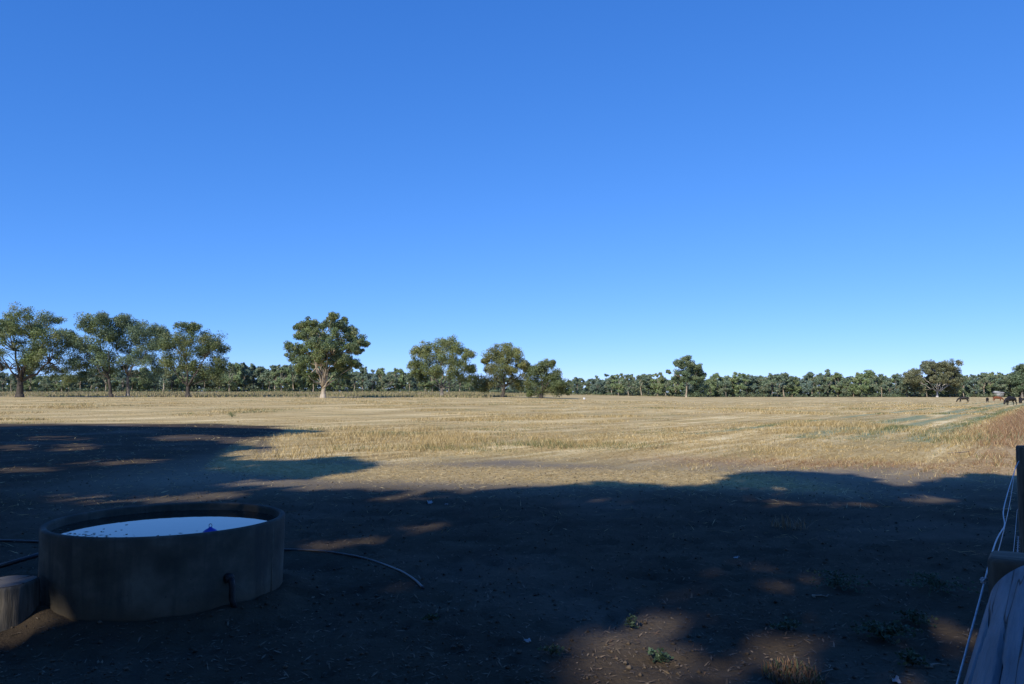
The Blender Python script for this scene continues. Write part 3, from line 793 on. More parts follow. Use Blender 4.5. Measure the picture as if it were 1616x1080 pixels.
# bits of leaf and scum floating near the left rim
rng = np.random.default_rng(9); V, Q, T = [], [], []
n = 0
for i in range(420):
    if i < 320: th = view_ang + rng.normal(-0.75, 0.5); rr = rw * (1 - abs(rng.normal()) * 0.20)
    else: th = rng.uniform(0, 6.283); rr = rw * (1 - abs(rng.normal()) * 0.05)
    if rr < 0 or rr > rw - 0.006: continue
    c = np.array([math.cos(th) * rr, math.sin(th) * rr, WL + 0.002]); s = rng.uniform(0.004, 0.011); a_ = rng.uniform(0, 6.28); e = rng.uniform(1, 3)
    u = np.array([math.cos(a_), math.sin(a_), 0]) * s * e; w = np.array([-math.sin(a_), math.cos(a_), 0]) * s
    V += [c - u, c - w, c + u, c + w]; Q.append((n, n + 1, n + 2, n + 3)); n += 4
    T += [(0.05, 0.045, 0.03) if rng.random() < 0.7 else (0.12, 0.10, 0.06)] * 4
o = link('floating_scum', make_mesh('floating_scum', V, [Q], T), MAT['litter']); o.location = tr0
tag(o, 'dark leaf bits and scum floating on the trough water', 'scum', kind='stuff')
# blue float with its ring
fp = at_depth(332, 838, 5.93)
fl = empty('trough_float', (fp[0], fp[1], WL)); fl.scale = (1.05, 1.05, 1.05)
tag(fl, 'blue plastic float with ring bobbing in the trough', 'float')
bluem = noise_mat('blue plastic', (0.010, 0.03, 0.34), (0.02, 0.05, 0.5), 30, 0.4, 0.05, 0.002, spec=0.4)
mb = MB(); mb.lathe([(0.0, -0.05), (0.03, -0.045), (0.052, -0.02), (0.058, 0.004), (0.057, 0.018), (0.049, 0.033), (0.034, 0.045), (0.018, 0.053), (0.009, 0.061), (0, 0.064)], 28)
mb.build('float_body', bluem, fl, True)
mb = MB(); ca = np.linspace(0, 2 * math.pi, 15); mb.tube([(0.0 + 0.011 * math.cos(q), 0.0, 0.072 + 0.013 * math.sin(q)) for q in ca], 0.0025, 6, False)
mb.build('ring', noise_mat('steel ring', (0.25, 0.25, 0.26), (0.4, 0.4, 0.4), 20, 0.4), fl, True)

# ------------------------------------------------------------------ sawn stump beside the trough
stump = empty('tree_stump', (STUMP[0], STUMP[1], tz(*STUMP)), 0.4)
tag(stump, 'sawn weathered log stump on the dirt left of the trough', 'stump')
rng = np.random.default_rng(3)
seg = 48; prof = [(-0.12, 0.212), (0.0, 0.21), (0.1, 0.205), (0.18, 0.203), (0.23, 0.20), (0.249, 0.196), (0.255, 0.186)]
aa = np.arange(seg) * 2 * math.pi / seg
lob = 1 + 0.03 * np.sin(aa * 3 + 1) + 0.025 * np.sin(aa * 5) + 0.012 * np.sin(aa * 13)
for cpos in (0.6, 2.1, 3.3, 4.4, 5.5): lob -= 0.035 * np.exp(-((np.angle(np.exp(1j * (aa - cpos)))) / 0.045) ** 2)
V = []
for z, r_ in prof: V.append(np.stack([np.cos(aa) * r_ * lob, np.sin(aa) * r_ * lob, z + 0.03 * z * np.cos(aa - 0.3)], 1))
q = [(i * seg + k, i * seg + (k + 1) % seg, (i + 1) * seg + (k + 1) % seg, (i + 1) * seg + k) for i in range(len(prof) - 1) for k in range(seg)]
mb = MB().add(np.concatenate(V), q)
MAT['log_bark'] = noise_mat('weathered log side', (0.045, 0.04, 0.03), (0.15, 0.13, 0.10), 5, 0.9, 0.9, 0.015, (4, 4, 0.5))
mb.build('log', MAT['log_bark'], stump, True)
m, nt, b = new_mat('sawn end grain')
tc = nt.nodes.new('ShaderNodeTexCoord'); wv_ = nt.nodes.new('ShaderNodeTexWave'); wv_.wave_type = 'RINGS'; wv_.rings_direction = 'Z'
wv_.inputs['Scale'].default_value = 14; wv_.inputs['Distortion'].default_value = 3; nt.links.new(tc.outputs['Object'], wv_.inputs['Vector'])
nn = noise(nt, tc.outputs['Object'], 12, 6)
c = mix(nt, mth(nt, 'MULTIPLY', wv_.outputs[1], 0.5), (0.135, 0.125, 0.11), (0.08, 0.07, 0.055))
c = mix(nt, nn, c, (0.155, 0.145, 0.13)); nt.links.new(c, b.inputs['Base Color']); b.inputs['Roughness'].default_value = 0.9; bump(nt, b, nn, 0.5, 0.006)
V = [(0, 0, 0.258)]; tris = []
for ring, f in enumerate((0.5, 0.186 / 0.19)):
    for k in range(seg): V.append((math.cos(aa[k]) * 0.187 * f * lob[k], math.sin(aa[k]) * 0.187 * f * lob[k], 0.257 + 0.03 * 0.257 * math.cos(aa[k] - 0.3) * f))
qd = [(1 + k, 1 + seg + k, 1 + seg + (k + 1) % seg, 1 + (k + 1) % seg) for k in range(seg)]
MB().add(V, qd, [(0, 1 + k, 1 + (k + 1) % seg) for k in range(seg)]).build('cut_face', m, stump)
# radial drying cracks in the cut face
crk = noise_mat('crack shadow wood', (0.02, 0.018, 0.015), (0.035, 0.03, 0.025), 20, 0.95, 0)
for cpos in (0.6, 2.1, 3.3, 4.4, 5.5):
    pts = [(math.cos(cpos + 0.08 * math.sin(9 * f)) * 0.185 * f, math.sin(cpos + 0.08 * math.sin(9 * f)) * 0.185 * f, 0.256 + 0.0077 * math.cos(cpos - 0.3) * f) for f in (0.15, 0.4, 0.65, 0.97)]
    MB().tube(pts, [0.001, 0.002, 0.003, 0.005], 5).build('drying_crack', crk, stump)

# ------------------------------------------------------------------ poly pipes on the dirt
pipem = noise_mat('black poly pipe', (0.014, 0.015, 0.018), (0.03, 0.032, 0.036), 6, 0.42, 0.1, 0.003, spec=0.5)
def ground_pipe(name, label, pxs, r_, lift=0.0, lifts=None):
    pts = []
    for i, (x, y) in enumerate(pxs):
        p = ground(x, y); p[2] += r_ * 0.9 + (lifts[i] if lifts else lift)
        if lifts and lifts[i]:
            d = ray(x, y); t = (CAM_H - p[2]) / -d[2]; p[:2] = d[0] * t, d[1] * t
        pts.append(p)
    pts = np.array(pts); t = np.linspace(0, len(pts) - 1, len(pts) * 5)
    idx = np.arange(len(pts))
    sm = np.stack([np.interp(t, idx, pts[:, k]) for k in range(3)], 1)
    for _ in range(4): sm[1:-1] = (sm[:-2] + 2 * sm[1:-1] + sm[2:]) / 4
    o = MB().tube(sm, r_, 10).build(name, pipem, None, True)
    return tag(o, label, 'pipe')
ground_pipe('water_pipe', 'dark poly pipe curving over the dirt right of the trough', [(400, 868), (450, 869), (490, 870), (530, 874), (570, 881), (605, 891), (635, 904), (655, 917), (668, 930)], 0.0105)
ground_pipe('water_pipe', 'thin dark pipe lying flat behind the stump, left of the trough', [(-90, 853), (-40, 854), (10, 855), (60, 857), (110, 858)], 0.013)
ground_pipe('water_pipe', 'raised dark pipe running from the stump up behind the trough', [(-60, 912), (-10, 897), (20, 888), (50, 879), (85, 869), (120, 860)], 0.02, lifts=[0.02, 0.08, 0.12, 0.15, 0.18, 0.2])

# ------------------------------------------------------------------ fence on the right
def fpt(s, o, z): return np.array([FD[0] * s + FL[0] * o, FD[1] * s + FL[1] * o, z])
MAT['old_timber'] = noise_mat('weathered grey timber', (0.10, 0.098, 0.092), (0.26, 0.255, 0.24), 6, 0.85, 0.7, 0.01, (1, 1, 1))
def rail_mat():
    m, nt, b = new_mat('weathered round rail')
    tc = nt.nodes.new('ShaderNodeTexCoord'); mp = nt.nodes.new('ShaderNodeMapping'); mp.inputs['Scale'].default_value = (14, 0.9, 14)
    nt.links.new(tc.outputs['Object'], mp.inputs[0])
    n1 = noise(nt, mp.outputs[0], 1.6, 8, 0.65); n2 = noise(nt, tc.outputs['Object'], 4, 4)
    c = ramp(nt, [(0.30, (0.03, 0.03, 0.03)), (0.40, (0.115, 0.132, 0.15)), (0.56, (0.20, 0.225, 0.25)), (0.75, (0.32, 0.35, 0.38))], n1).outputs[0]
    c = mix(nt, mth(nt, 'MULTIPLY', n2, 0.5), c, (0.15, 0.155, 0.162))
    mp2 = nt.nodes.new('ShaderNodeMapping'); mp2.inputs['Scale'].default_value = (20, 0.45, 20); nt.links.new(tc.outputs['Object'], mp2.inputs[0])
    n3 = noise(nt, mp2.outputs[0], 1.3, 3, 0.5)
    ck = ramp(nt, [(0.486, (0, 0, 0)), (0.5, (1, 1, 1)), (0.514, (0, 0, 0))], n3).outputs[0]
    c = mix(nt, ck, c, (0.008, 0.008, 0.008)); n1 = mth(nt, 'SUBTRACT', n1, mth(nt, 'MULTIPLY', ck, 0.8))
    nt.links.new(c, b.inputs['Base Color']); b.inputs['Roughness'].default_value = 0.75; bump(nt, b, n1, 1.0, 0.015)
    return m
MAT['rail'] = rail_mat()
fence = empty('wire_fence', fpt(2.29, 0.01, 0))
tag(fence, 'timber and wire stock fence running away along the right edge', 'fence')
fo = np.array(fence.location)
rzf = -FENCE_AZ
def under(o):                                # parent an object that was built in fence coordinates
    return o
# near sleeper post, sawn flat on top
mb = MB()
W2, D2, PH = 0.138, 0.07, 1.203
prof = [(-0.3, 1.0), (PH - 0.008, 1.0), (PH, 0.95)]
c8 = [(-1, -0.8), (-0.86, -1), (0.86, -1), (1, -0.8), (1, 0.8), (0.86, 1), (-0.86, 1), (-1, 0.8)]
V = [np.array([(u * W2 * s, w * D2 * s, z) for u, w in c8]) for z, s in prof]
q = [(i * 8 + k, i * 8 + (k + 1) % 8, (i + 1) * 8 + (k + 1) % 8, (i + 1) * 8 + k) for i in range(2) for k in range(8)]
mb.add(np.concatenate(V + [np.array([[0, 0, PH]])]), q, [(24, 16 + k, 16 + (k + 1) % 8) for k in range(8)])
MAT['brown_timber'] = noise_mat('brown sawn timber', (0.07, 0.055, 0.04), (0.17, 0.135, 0.095), 5, 0.85, 0.6, 0.008, (2, 9, 1))
po = mb.build('strainer_post', MAT['brown_timber'], fence); po.rotation_euler = (0, 0, rzf)
# heavy round rail from that post back past the viewpoint, deep drying cracks cut into it
rr = 0.112; segs = 176; nl = 96; ss = np.linspace(-4.35, -0.075, nl)
aa = np.arange(segs) * 2 * math.pi / segs
V = []
rng = np.random.default_rng(14)
cracks = [(rng.uniform(0, 2 * math.pi), rng.uniform(-3.5, -0.2), rng.uniform(0.2, 0.9), rng.uniform(0.06, 0.13)) for _ in range(46)]
for s_ in ss:
    r_ = rr * (1 + 0.02 * np.sin(aa * 2 + s_) + 0.012 * np.sin(aa * 5 + s_ * 2) + 0.01 * np.sin(s_ * 3 + aa))
    for (ca_, cs, cl, cd) in cracks:
        w = max(0.0, 1 - abs(s_ - cs) / cl)
        if w: r_ = r_ - rr * cd * min(1, w * 2) * (np.abs(np.angle(np.exp(1j * (aa - ca_ - 0.07 * math.sin(s_ * 4 + cs) - 0.02 * math.sin(s_ * 17 + cs * 3))))) < 0.028)
    e = 1.0
    if s_ > -0.10: e = 0.95
    V.append(np.stack([np.cos(aa) * r_ * e, np.full(segs, s_), np.sin(aa) * r_ * e], 1))
V = np.concatenate(V)
q = [(i * segs + k, (i + 1) * segs + k, (i + 1) * segs + (k + 1) % segs, i * segs + (k + 1) % segs) for i in range(nl - 1) for k in range(segs)]
V = np.vstack([V, [[0, ss[0], 0]], [[0, ss[-1], 0]]])
ca0 = nl * segs
t = [(ca0, k, (k + 1) % segs) for k in range(segs)] + [(ca0 + 1, (nl - 1) * segs + (k + 1) % segs, (nl - 1) * segs + k) for k in range(segs)]
ro = MB().add(V, q, t).build('rail', MAT['rail'], fence, True)
ro.location = (FL[0] * 0.022, FL[1] * 0.022, 1.10); ro.rotation_euler = (0, 0, rzf)
# round posts
def round_post(s_, o_, h, r_, seed):
    rg = np.random.default_rng(seed)
    a_ = np.arange(20) * 2 * math.pi / 20; lob = 1 + 0.03 * np.sin(3 * a_ + rg.uniform(0, 6)) - 0.08 * np.exp(-((a_ - rg.uniform(2, 4)) / 0.16) ** 2)
    pr = [(-0.3, 1.03), (0.3, 1.02), (0.8, 1.0), (h - 0.012, 0.98), (h, 0.93)]
    V = [np.stack([np.cos(a_) * r_ * k * lob, np.sin(a_) * r_ * k * lob, np.full(20, z)], 1) for z, k in pr]
    q = [(i * 20 + k, i * 20 + (k + 1) % 20, (i + 1) * 20 + (k + 1) % 20, (i + 1) * 20 + k) for i in range(4) for k in range(20)]
    V = np.concatenate(V + [np.array([[0, 0, h]])])
    ob = MB().add(V, q, [(100, 80 + k, 80 + (k + 1) % 20) for k in range(20)]).build('post', MAT['brown_timber'], fence)
    p = fpt(s_, o_, tz(*fpt(s_, o_, 0)[:2])) - fo; ob.location = p
    return ob
round_post(6.27, 0.137, 1.25, 0.09, 1)
for i, s_ in enumerate((10.3, 14.3, 18.3, 22.4, 26.4)): round_post(s_, 0.05, 1.2 + 0.03 * (i % 2), 0.07, 5 + i)
round_post(-2.2, 0.0, 1.22, 0.12, 20)
# wires along the posts
wirem = noise_mat('galvanised wire', (0.30, 0.31, 0.32), (0.50, 0.51, 0.52), 30, 0.45, 0); 
for (z0, z1, barb, o_) in ((0.30, 0.28, False, 0.225), (0.68, 0.64, True, 0.229), (0.86, 0.82, False, 0.23), (1.13, 1.12, False, 0.229)):
    mb = MB(); S = np.linspace(2.36, 6.3, 26)
    line = lambda s_: fpt(s_, 0.15 + (o_ - 0.15) * (s_ - 2.29) / 3.98, z0 + (z1 - z0) * (s_ - 2.29) / 3.98 - 0.05 * math.sin(math.pi * (s_ - 2.29) / 3.98)) - fo
    if barb:
        fine = np.linspace(2.36, 6.3, 170)
        for ph in (0, math.pi):
            mb.tube([line(s_) + 0.0026 * np.array([FL[0] * math.cos(s_ * 80 + ph), FL[1] * math.cos(s_ * 80 + ph), math.sin(s_ * 80 + ph)]) for s_ in fine], 0.0016, 5)
        for s_ in np.arange(2.45, 6.3, 0.16):
            p = line(s_)
            for w in (1, -1): mb.tube([p - np.array([FL[0] * 0.009, FL[1] * 0.009, w * 0.009]), p, p + np.array([FL[0] * 0.009, FL[1] * 0.009, w * 0.009])], 0.001, 4)
    else: mb.tube([line(s_) for s_ in S], 0.0013, 6)
    mb.tube([fpt(6.3, o_, z1) - fo, fpt(10.3, 0.125, z1) - fo, fpt(14.3, 0.122, z1) - fo, fpt(26.4, 0.122, z1) - fo], 0.0018, 5)
    mb.build('wire', wirem, fence)
# white poly wire hanging loose beside the fence
whitem = noise_mat('white poly wire', (0.42, 0.44, 0.46), (0.62, 0.63, 0.64), 60, 0.6, 0)
wp = [at_depth(x, y, D) for x, y, D in ((1485, 1180, 1.25), (1508, 1090, 1.45), (1524, 1030, 1.6), (1540, 970, 1.75), (1552, 925, 1.9), (1562, 885, 2.15), (1571, 855, 2.5), (1579, 840, 2.75), (1585, 832, 2.9), (1585.5, 824, 3.0), (1582.5, 812, 3.1), (1585, 797, 3.4), (1591, 775, 3.9), (1597, 756, 4.4), (1603, 738, 4.8), (1608, 728, 5.05))]
wp = np.array(wp); tt = np.linspace(0, len(wp) - 1, 90); sm = np.stack([np.interp(tt, np.arange(len(wp)), wp[:, k]) for k in range(3)], 1)
for _ in range(6): sm[1:-1] = (sm[:-2] + 2 * sm[1:-1] + sm[2:]) / 4
o = MB().tube(sm, 0.0021, 7).build('electric_fence_wire', whitem, None, True)
tag(o, 'loose white wire hanging in a kinked line beside the timber rail', 'wire')
# pale knot of cord tied at the wire
kp = at_depth(1553, 916, 1.93); rng = np.random.default_rng(31); mb = MB()
for i in range(7):
    d = rng.normal(size=3) * np.array([0.012, 0.008, 0.004]); mb.tube([kp - d, kp + rng.normal(size=3) * 0.003, kp + d], [0.001, 0.0025, 0.001], 5)
tag(mb.build('cord_knot', whitem, None), 'frayed pale knot of cord tied on the loose white wire', 'cord')

# ------------------------------------------------------------------ cattle
def cow_mesh(name, pose):
    """continuous body grown over a skeleton; x forward, 1.35 m at the withers"""
    V = [(0, 0, 0.93), (-0.42, 0, 0.98), (-0.78, 0, 1.02), (0.42, 0, 0.95), (0.68, 0, 0.98)]
    Rd = [(0.36, 0.38), (0.33, 0.34), (0.24, 0.25), (0.33, 0.36), (0.27, 0.32)]
    E = [(0, 1), (1, 2), (0, 3), (3, 4)]
    def chain(start, pts, rad):
        p = start
        for q, r_ in zip(pts, rad):
            V.append(q); Rd.append((r_, r_)); E.append((p, len(V) - 1)); p = len(V) - 1
        return p
    if pose == 'graze':
        h = chain(4, [(0.98, 0.02, 0.86), (1.18, 0.05, 0.62), (1.30, 0.07, 0.42), (1.40, 0.08, 0.24), (1.46, 0.09, 0.10)], [0.20, 0.155, 0.14, 0.115, 0.085])
    else:
        h = chain(4, [(0.98, 0, 1.08), (1.2, 0, 1.2), (1.36, 0, 1.2), (1.55, 0, 1.08), (1.66, 0, 1.0)], [0.19, 0.15, 0.14, 0.11, 0.085])
    poll = h - 2
    px_, py_, pz_ = V[poll]
    for s in (-1, 1):
        chain(poll, [(px_ - 0.05, py_ + s * 0.15, pz_ + 0.07), (px_ - 0.08, py_ + s * 0.25, pz_ + 0.06)], [0.05, 0.03])
        st = 0.08 * s
        chain(4, [(0.66, s * 0.17, 0.72), (0.66 + st, s * 0.17, 0.40), (0.67 + st * 1.3, s * 0.17, 0.12), (0.70 + st * 1.3, s * 0.17, 0.02)], [0.15, 0.075, 0.05, 0.06])
        chain(2, [(-0.70, s * 0.17, 0.74), (-0.62 - st, s * 0.18, 0.58), (-0.80 - st, s * 0.18, 0.40), (-0.78 - st, s * 0.18, 0.12), (-0.74 - st, s * 0.18, 0.02)], [0.19, 0.12, 0.07, 0.05, 0.06])
    chain(2, [(-0.98, 0, 1.08), (-1.03, 0, 0.8), (-1.02, 0, 0.5), (-1.01, 0, 0.32)], [0.05, 0.028, 0.03, 0.045])
    me = bpy.data.meshes.new(name); me.from_pydata(V, E, [])
    ob = bpy.data.objects.new('tmp', me); COL.objects.link(ob)
    sk = ob.modifiers.new('skin', 'SKIN'); sk.use_smooth_shade = True
    if not me.skin_vertices: me.skin_vertices.new()
    for i, r_ in enumerate(Rd):
        me.skin_vertices[0].data[i].radius = r_; me.skin_vertices[0].data[i].use_root = (i == 0)
    sb = ob.modifiers.new('sub', 'SUBSURF'); sb.levels = 2; sb.render_levels = 2
    dg = bpy.context.evaluated_depsgraph_get(); dg.update()
    out = bpy.data.meshes.new_from_object(ob.evaluated_get(dg)); out.name = name
    bpy.data.objects.remove(ob)
    return out
graze = cow_mesh('cow_body', 'graze')
blackcoat = noise_mat('black cow coat', (0.008, 0.007, 0.007), (0.022, 0.018, 0.016), 3, 0.6, 0, spec=0.3)
redcoat = noise_mat('red brown cow coat', (0.11, 0.036, 0.015), (0.20, 0.070, 0.030), 3, 0.65, 0, spec=0.2)
darkcoat = noise_mat('very dark brown cow coat', (0.016, 0.012, 0.012), (0.034, 0.026, 0.024), 3, 0.65, 0, spec=0.2)
COWS = [(1519, 634.5, 170, 152, 1.0, blackcoat, 'black cow grazing alone with head to the left, farthest left of the herd'),
        (1556, 634.5, 178, 62, 0.82, darkcoat, 'small dark calf seen end-on beside the red-brown cow'),
        (1572, 633.5, 205, -28, 1.02, redcoat, 'red-brown cow grazing with its head to the right'),
        (1593, 641.5, 122, 196, 1.05, blackcoat, 'large black cow grazing towards the camera, nearest of the herd'),
        (1608, 637.5, 150, 60, 0.92, darkcoat, 'dark cow seen from behind between two black cows at right'),
        (1622, 638.5, 140, 158, 1.05, blackcoat, 'black cow cut off by the right edge of the photo')]
for (px, py, D, rz, s, mt, lab) in COWS:
    x = (px - 808) / F * D; z = tz(x, D)
    me = graze.copy(); me.materials.clear(); me.materials.append(mt)
    o = bpy.data.objects.new('cow', me); COL.objects.link(o)
    o.location = (x, D, z); o.rotation_euler = (0, 0, R(rz)); o.scale = (s, s, s)
    tag(o, lab, 'cow', 'cattle grazing at the right')

# ------------------------------------------------------------------ pale shed roof glimpsed between the far trees
sx0 = at_depth(1575, 620, 401); shed = empty('farm_shed', (sx0[0], 401, tz(sx0[0], 401)))
tag(shed, 'small pale-roofed shed half hidden in the far belt behind the cattle', 'shed')
wallm = noise_mat('shed wall', (0.25, 0.25, 0.24), (0.34, 0.34, 0.33), 2, 0.7, 0); roofm = noise_mat('pale roof sheet', (0.34, 0.35, 0.37), (0.44, 0.45, 0.47), 1, 0.45, 0)
MB().box((0, 0, 1.1), np.eye(3), (1.7, 2.0, 1.1)).build('wall', wallm, shed)
MB().add([(-2.0, -2.4, 2.25), (2.0, -2.4, 2.25), (2.0, 0, 3.1), (-2.0, 0, 3.1), (-2.0, 2.4, 2.25), (2.0, 2.4, 2.25), (-2.0, -2.4, 2.2), (2.0, -2.4, 2.2), (-2.0, 2.4, 2.2), (2.0, 2.4, 2.2)], [(0, 1, 2, 3), (3, 2, 5, 4), (6, 8, 9, 7), (0, 6, 7, 1), (4, 5, 9, 8)], [(0, 3, 4), (1, 5, 2)]).build('roof', roofm, shed)
tx0 = at_depth(922, 626, 190); o = MB().lathe([(0, 0), (0.26, 0), (0.28, 0.1), (0.28, 0.42), (0.25, 0.46), (0, 0.46)], 20).build('white_drum', noise_mat('white drum', (0.6, 0.6, 0.58), (0.75, 0.75, 0.73), 3, 0.5, 0), None, True)
o.location = (tx0[0], 190, tz(tx0[0], 190)); tag(o, 'tiny white drum standing at the far edge of the stubble', 'drum')

# ------------------------------------------------------------------ grass, stubble and straw
def blades(x, y, h, w, lean, col, rng, quad=False):
    n = len(x); z = terrain(x, y)
    a = rng.uniform(0, 2 * math.pi, n); fx, fy = np.cos(a), np.sin(a)          # facing across
    la = rng.uniform(0, 2 * math.pi, n)
    tipx = x + np.cos(la) * lean * h; tipy = y + np.sin(la) * lean * h
    v = np.stack([np.stack([x - fx * w, y - fy * w, z - 0.01], 1), np.stack([x + fx * w, y + fy * w, z - 0.01], 1), np.stack([tipx, tipy, z + h], 1)], 1).reshape(-1, 3)
    return v, np.arange(n * 3).reshape(-1, 3), np.repeat(col, 3, 0)

STRAW = np.array([(0.63, 0.475, 0.225), (0.54, 0.395, 0.175), (0.76, 0.62, 0.34), (0.44, 0.325, 0.135), (0.34, 0.26, 0.11)])
REDG = np.array([(0.36, 0.21, 0.11), (0.30, 0.165, 0.085), (0.42, 0.28, 0.16), (0.45, 0.33, 0.2)])
GREEN = np.array([(0.21, 0.235, 0.095), (0.26, 0.255, 0.11), (0.18, 0.215, 0.11)])

def grass_field(n, r0, r1, seed):
    rng = np.random.default_rng(seed)
    r = np.exp(rng.uniform(math.log(r0), math.log(r1), n)); a = rng.uniform(R(-37), R(37), n)
    x, y = r * np.sin(a), r * np.cos(a)
    # stubble stands in drilled rows along the fence direction
    across = -(x * FL[0] + y * FL[1]); along = x * FD[0] + y * FD[1]
    rows = (rng.random(n) < 0.6) & (r < 60)
    across = np.where(rows, np.round(across / 0.38) * 0.38 + rng.normal(size=n) * 0.03, across)
    x = along * FD[0] - across * FL[0]; y = along * FD[1] - across * FL[1]
    cover, red, verge, straw, n2 = zone_values(x, y)
    tuft = fbm(x * 0.8, y * 0.8, 33, 3); patch = fbm(x * 0.12, y * 0.12, 35, 3)
    streak = fbm(across * 0.35, along * 0.03, 37, 3)
    bank = np.exp(-((across + 0.8) / 2.0) ** 2) * sstep(22, 38, y)
    keep = rng.random(n) < bank * 0.9 + np.clip(cover, 0, 1) * (0.10 + 0.85 * sstep(0.42, 0.64, tuft)) * (0.25 + 0.75 * sstep(0.40, 0.58, 0.5 * streak + 0.5 * patch))
    tall = 0.03 + 0.12 * sstep(0.52, 0.68, patch) + 0.04 * sstep(0.45, 0.65, streak)
    tall *= np.where(y < 40, 1.0, np.interp(y, [40, 120], [1.0, 0.85]))
    # tall red-brown grass along the fence
    fl = np.exp(-((across + 0.8) / 2.0) ** 2) * sstep(22, 38, y)
    tall = tall + 0.50 * fl
    h = tall * (0.55 + 0.9 * rng.random(n))
    wdt = np.maximum(0.0035, r * 0.00030) * (0.7 + 0.8 * rng.random(n))
    col = STRAW[rng.integers(0, len(STRAW), n)]
    isred = rng.random(n) < np.clip(red * 0.75 + fl * 1.2, 0, 0.95)
    col = np.where(isred[:, None], REDG[rng.integers(0, 4, n)], col)
    gs = np.maximum.reduce([np.clip(1 - np.abs(across - c) / hw, 0, 1) for c, hw in ((-8, 1.1), (-4.2, 1.0), (-12.3, 0.5), (-6.2, 0.7))]) * sstep(28, 40, along)
    gpatch = sstep(0.56, 0.70, fbm(x * 0.22, y * 0.22, 51, 3)) * 0.55
    isg = rng.random(n) < np.clip(gs * 1.3 * sstep(0.35, 0.55, fbm(across * 0.5, along * 0.06, 53, 3)) + gpatch, 0, 0.85)
    col = np.where(isg[:, None], GREEN[rng.integers(0, 3, n)], col)
    col = col * (0.55 + 0.65 * rng.random((n, 1)))
    k = keep
    return blades(x[k], y[k], h[k], wdt[k], 0.25 + 0.7 * rng.random(k.sum()), col[k], rng)
v, f, t = grass_field(420000, 11, 130, 61)
v2, f2, t2 = grass_field(260000, 42, 185, 62)
f = np.concatenate([f, f2 + len(v)]); v = np.concatenate([v, v2]); t = np.concatenate([t, t2])
tag(link('stubble_grass', make_mesh('stubble_grass', v, [f], t), MAT['grass']), 'dry straw-coloured stubble and grass covering the paddock', 'grass', kind='stuff')

# rough dry weeds on the verge below the big trees
rng = np.random.default_rng(71); n = 60000
a = rng.uniform(R(-37), R(12), n); y = rng.uniform(176, 430, n); x = np.tan(a) * y
cov, red, ver, _, _ = zone_values(x, y)
k = (rng.random(n) < ver * sstep(0.42, 0.6, fbm(x * 0.06, y * 0.06, 73, 3)))
x, y = x[k], y[k]; n = len(x)
col = np.array([(0.34, 0.28, 0.14), (0.26, 0.24, 0.11), (0.42, 0.33, 0.18), (0.17, 0.18, 0.08)])[rng.integers(0, 4, n)] * (0.8 + 0.4 * rng.random((n, 1)))
v, f, t = blades(x, y, 0.25 + 0.5 * rng.random(n), 0.08 + 0.1 * rng.random(n), 0.4 * np.ones(n), col, rng)
tag(link('verge_weeds', make_mesh('verge_weeds', v, [f], t), MAT['grass']), 'rough brown weeds on the verge below the big gums', 'weeds', kind='stuff')

# loose straw lying on the ground and litter, clods, sticks in the yard
def lying(n, x, y, ln, wd, col, rng, tilt=0.15):
    z = terrain(x, y)
    a = rng.uniform(0, 2 * math.pi, n); u = np.stack([np.cos(a), np.sin(a), rng.normal(size=n) * tilt], 1) * ln[:, None]
    w = np.stack([-np.sin(a), np.cos(a), rng.normal(size=n) * 0.3], 1) * wd[:, None]
    c = np.stack([x, y, z + 0.006 + wd * 0.3], 1)
    v = np.stack([c - u, c - w * 0.8, c + u, c + w * 0.8], 1).reshape(-1, 3)
    return v, np.arange(n * 4).reshape(-1, 4), np.repeat(col, 4, 0)
rng = np.random.default_rng(81); n = 190000
r = np.exp(rng.uniform(math.log(9), math.log(45), n)); a = rng.uniform(R(-37), R(37), n); x, y = r * np.sin(a), r * np.cos(a)
cov, red, ver, stw, n2 = zone_values(x, y)
k = rng.random(n) < np.clip(stw * 1.5 + cov * 0.5 + 0.05 * (r > 12) + 0.01, 0, 1); x, y, r = x[k], y[k], r[k]; n = len(x)
v, f, t = lying(n, x, y, 0.03 + 0.10 * rng.random(n), np.maximum(0.003, r * 0.0003), STRAW[rng.integers(0, 5, n)] * (0.8 + 0.4 * rng.random((n, 1))), rng, 0.25)
tag(link('loose_straw', make_mesh('loose_straw', v, [f], t), MAT['grass']), 'loose pale straw lying over the stubble edge', 'straw', kind='stuff')
rng = np.random.default_rng(83); n = 26000
r = np.exp(rng.uniform(math.log(1.8), math.log(18), n)); a = rng.uniform(R(-38), R(38), n); x, y = r * np.sin(a), r * np.cos(a)
td = np.hypot(x - TROUGH[0], y - TROUGH[1]); k = td > TROUGH_R + 0.05; x, y, r = x[k], y[k], r[k]; n = len(x)
lc = np.array([(0.10, 0.075, 0.05), (0.16, 0.12, 0.08), (0.07, 0.055, 0.04), (0.15, 0.12, 0.085), (0.11, 0.072, 0.047)])[rng.integers(0, 5, n)] * (0.7 + 0.6 * rng.random((n, 1)))
v, f, t = lying(n, x, y, 0.008 + 0.035 * rng.random(n) ** 2.5, 0.003 + 0.006 * rng.random(n), lc, rng, 0.3)
tag(link('leaf_litter', make_mesh('leaf_litter', v, [f], t), MAT['litter']), 'small dead leaves and twigs strewn over the dirt yard', 'litter', kind='stuff')
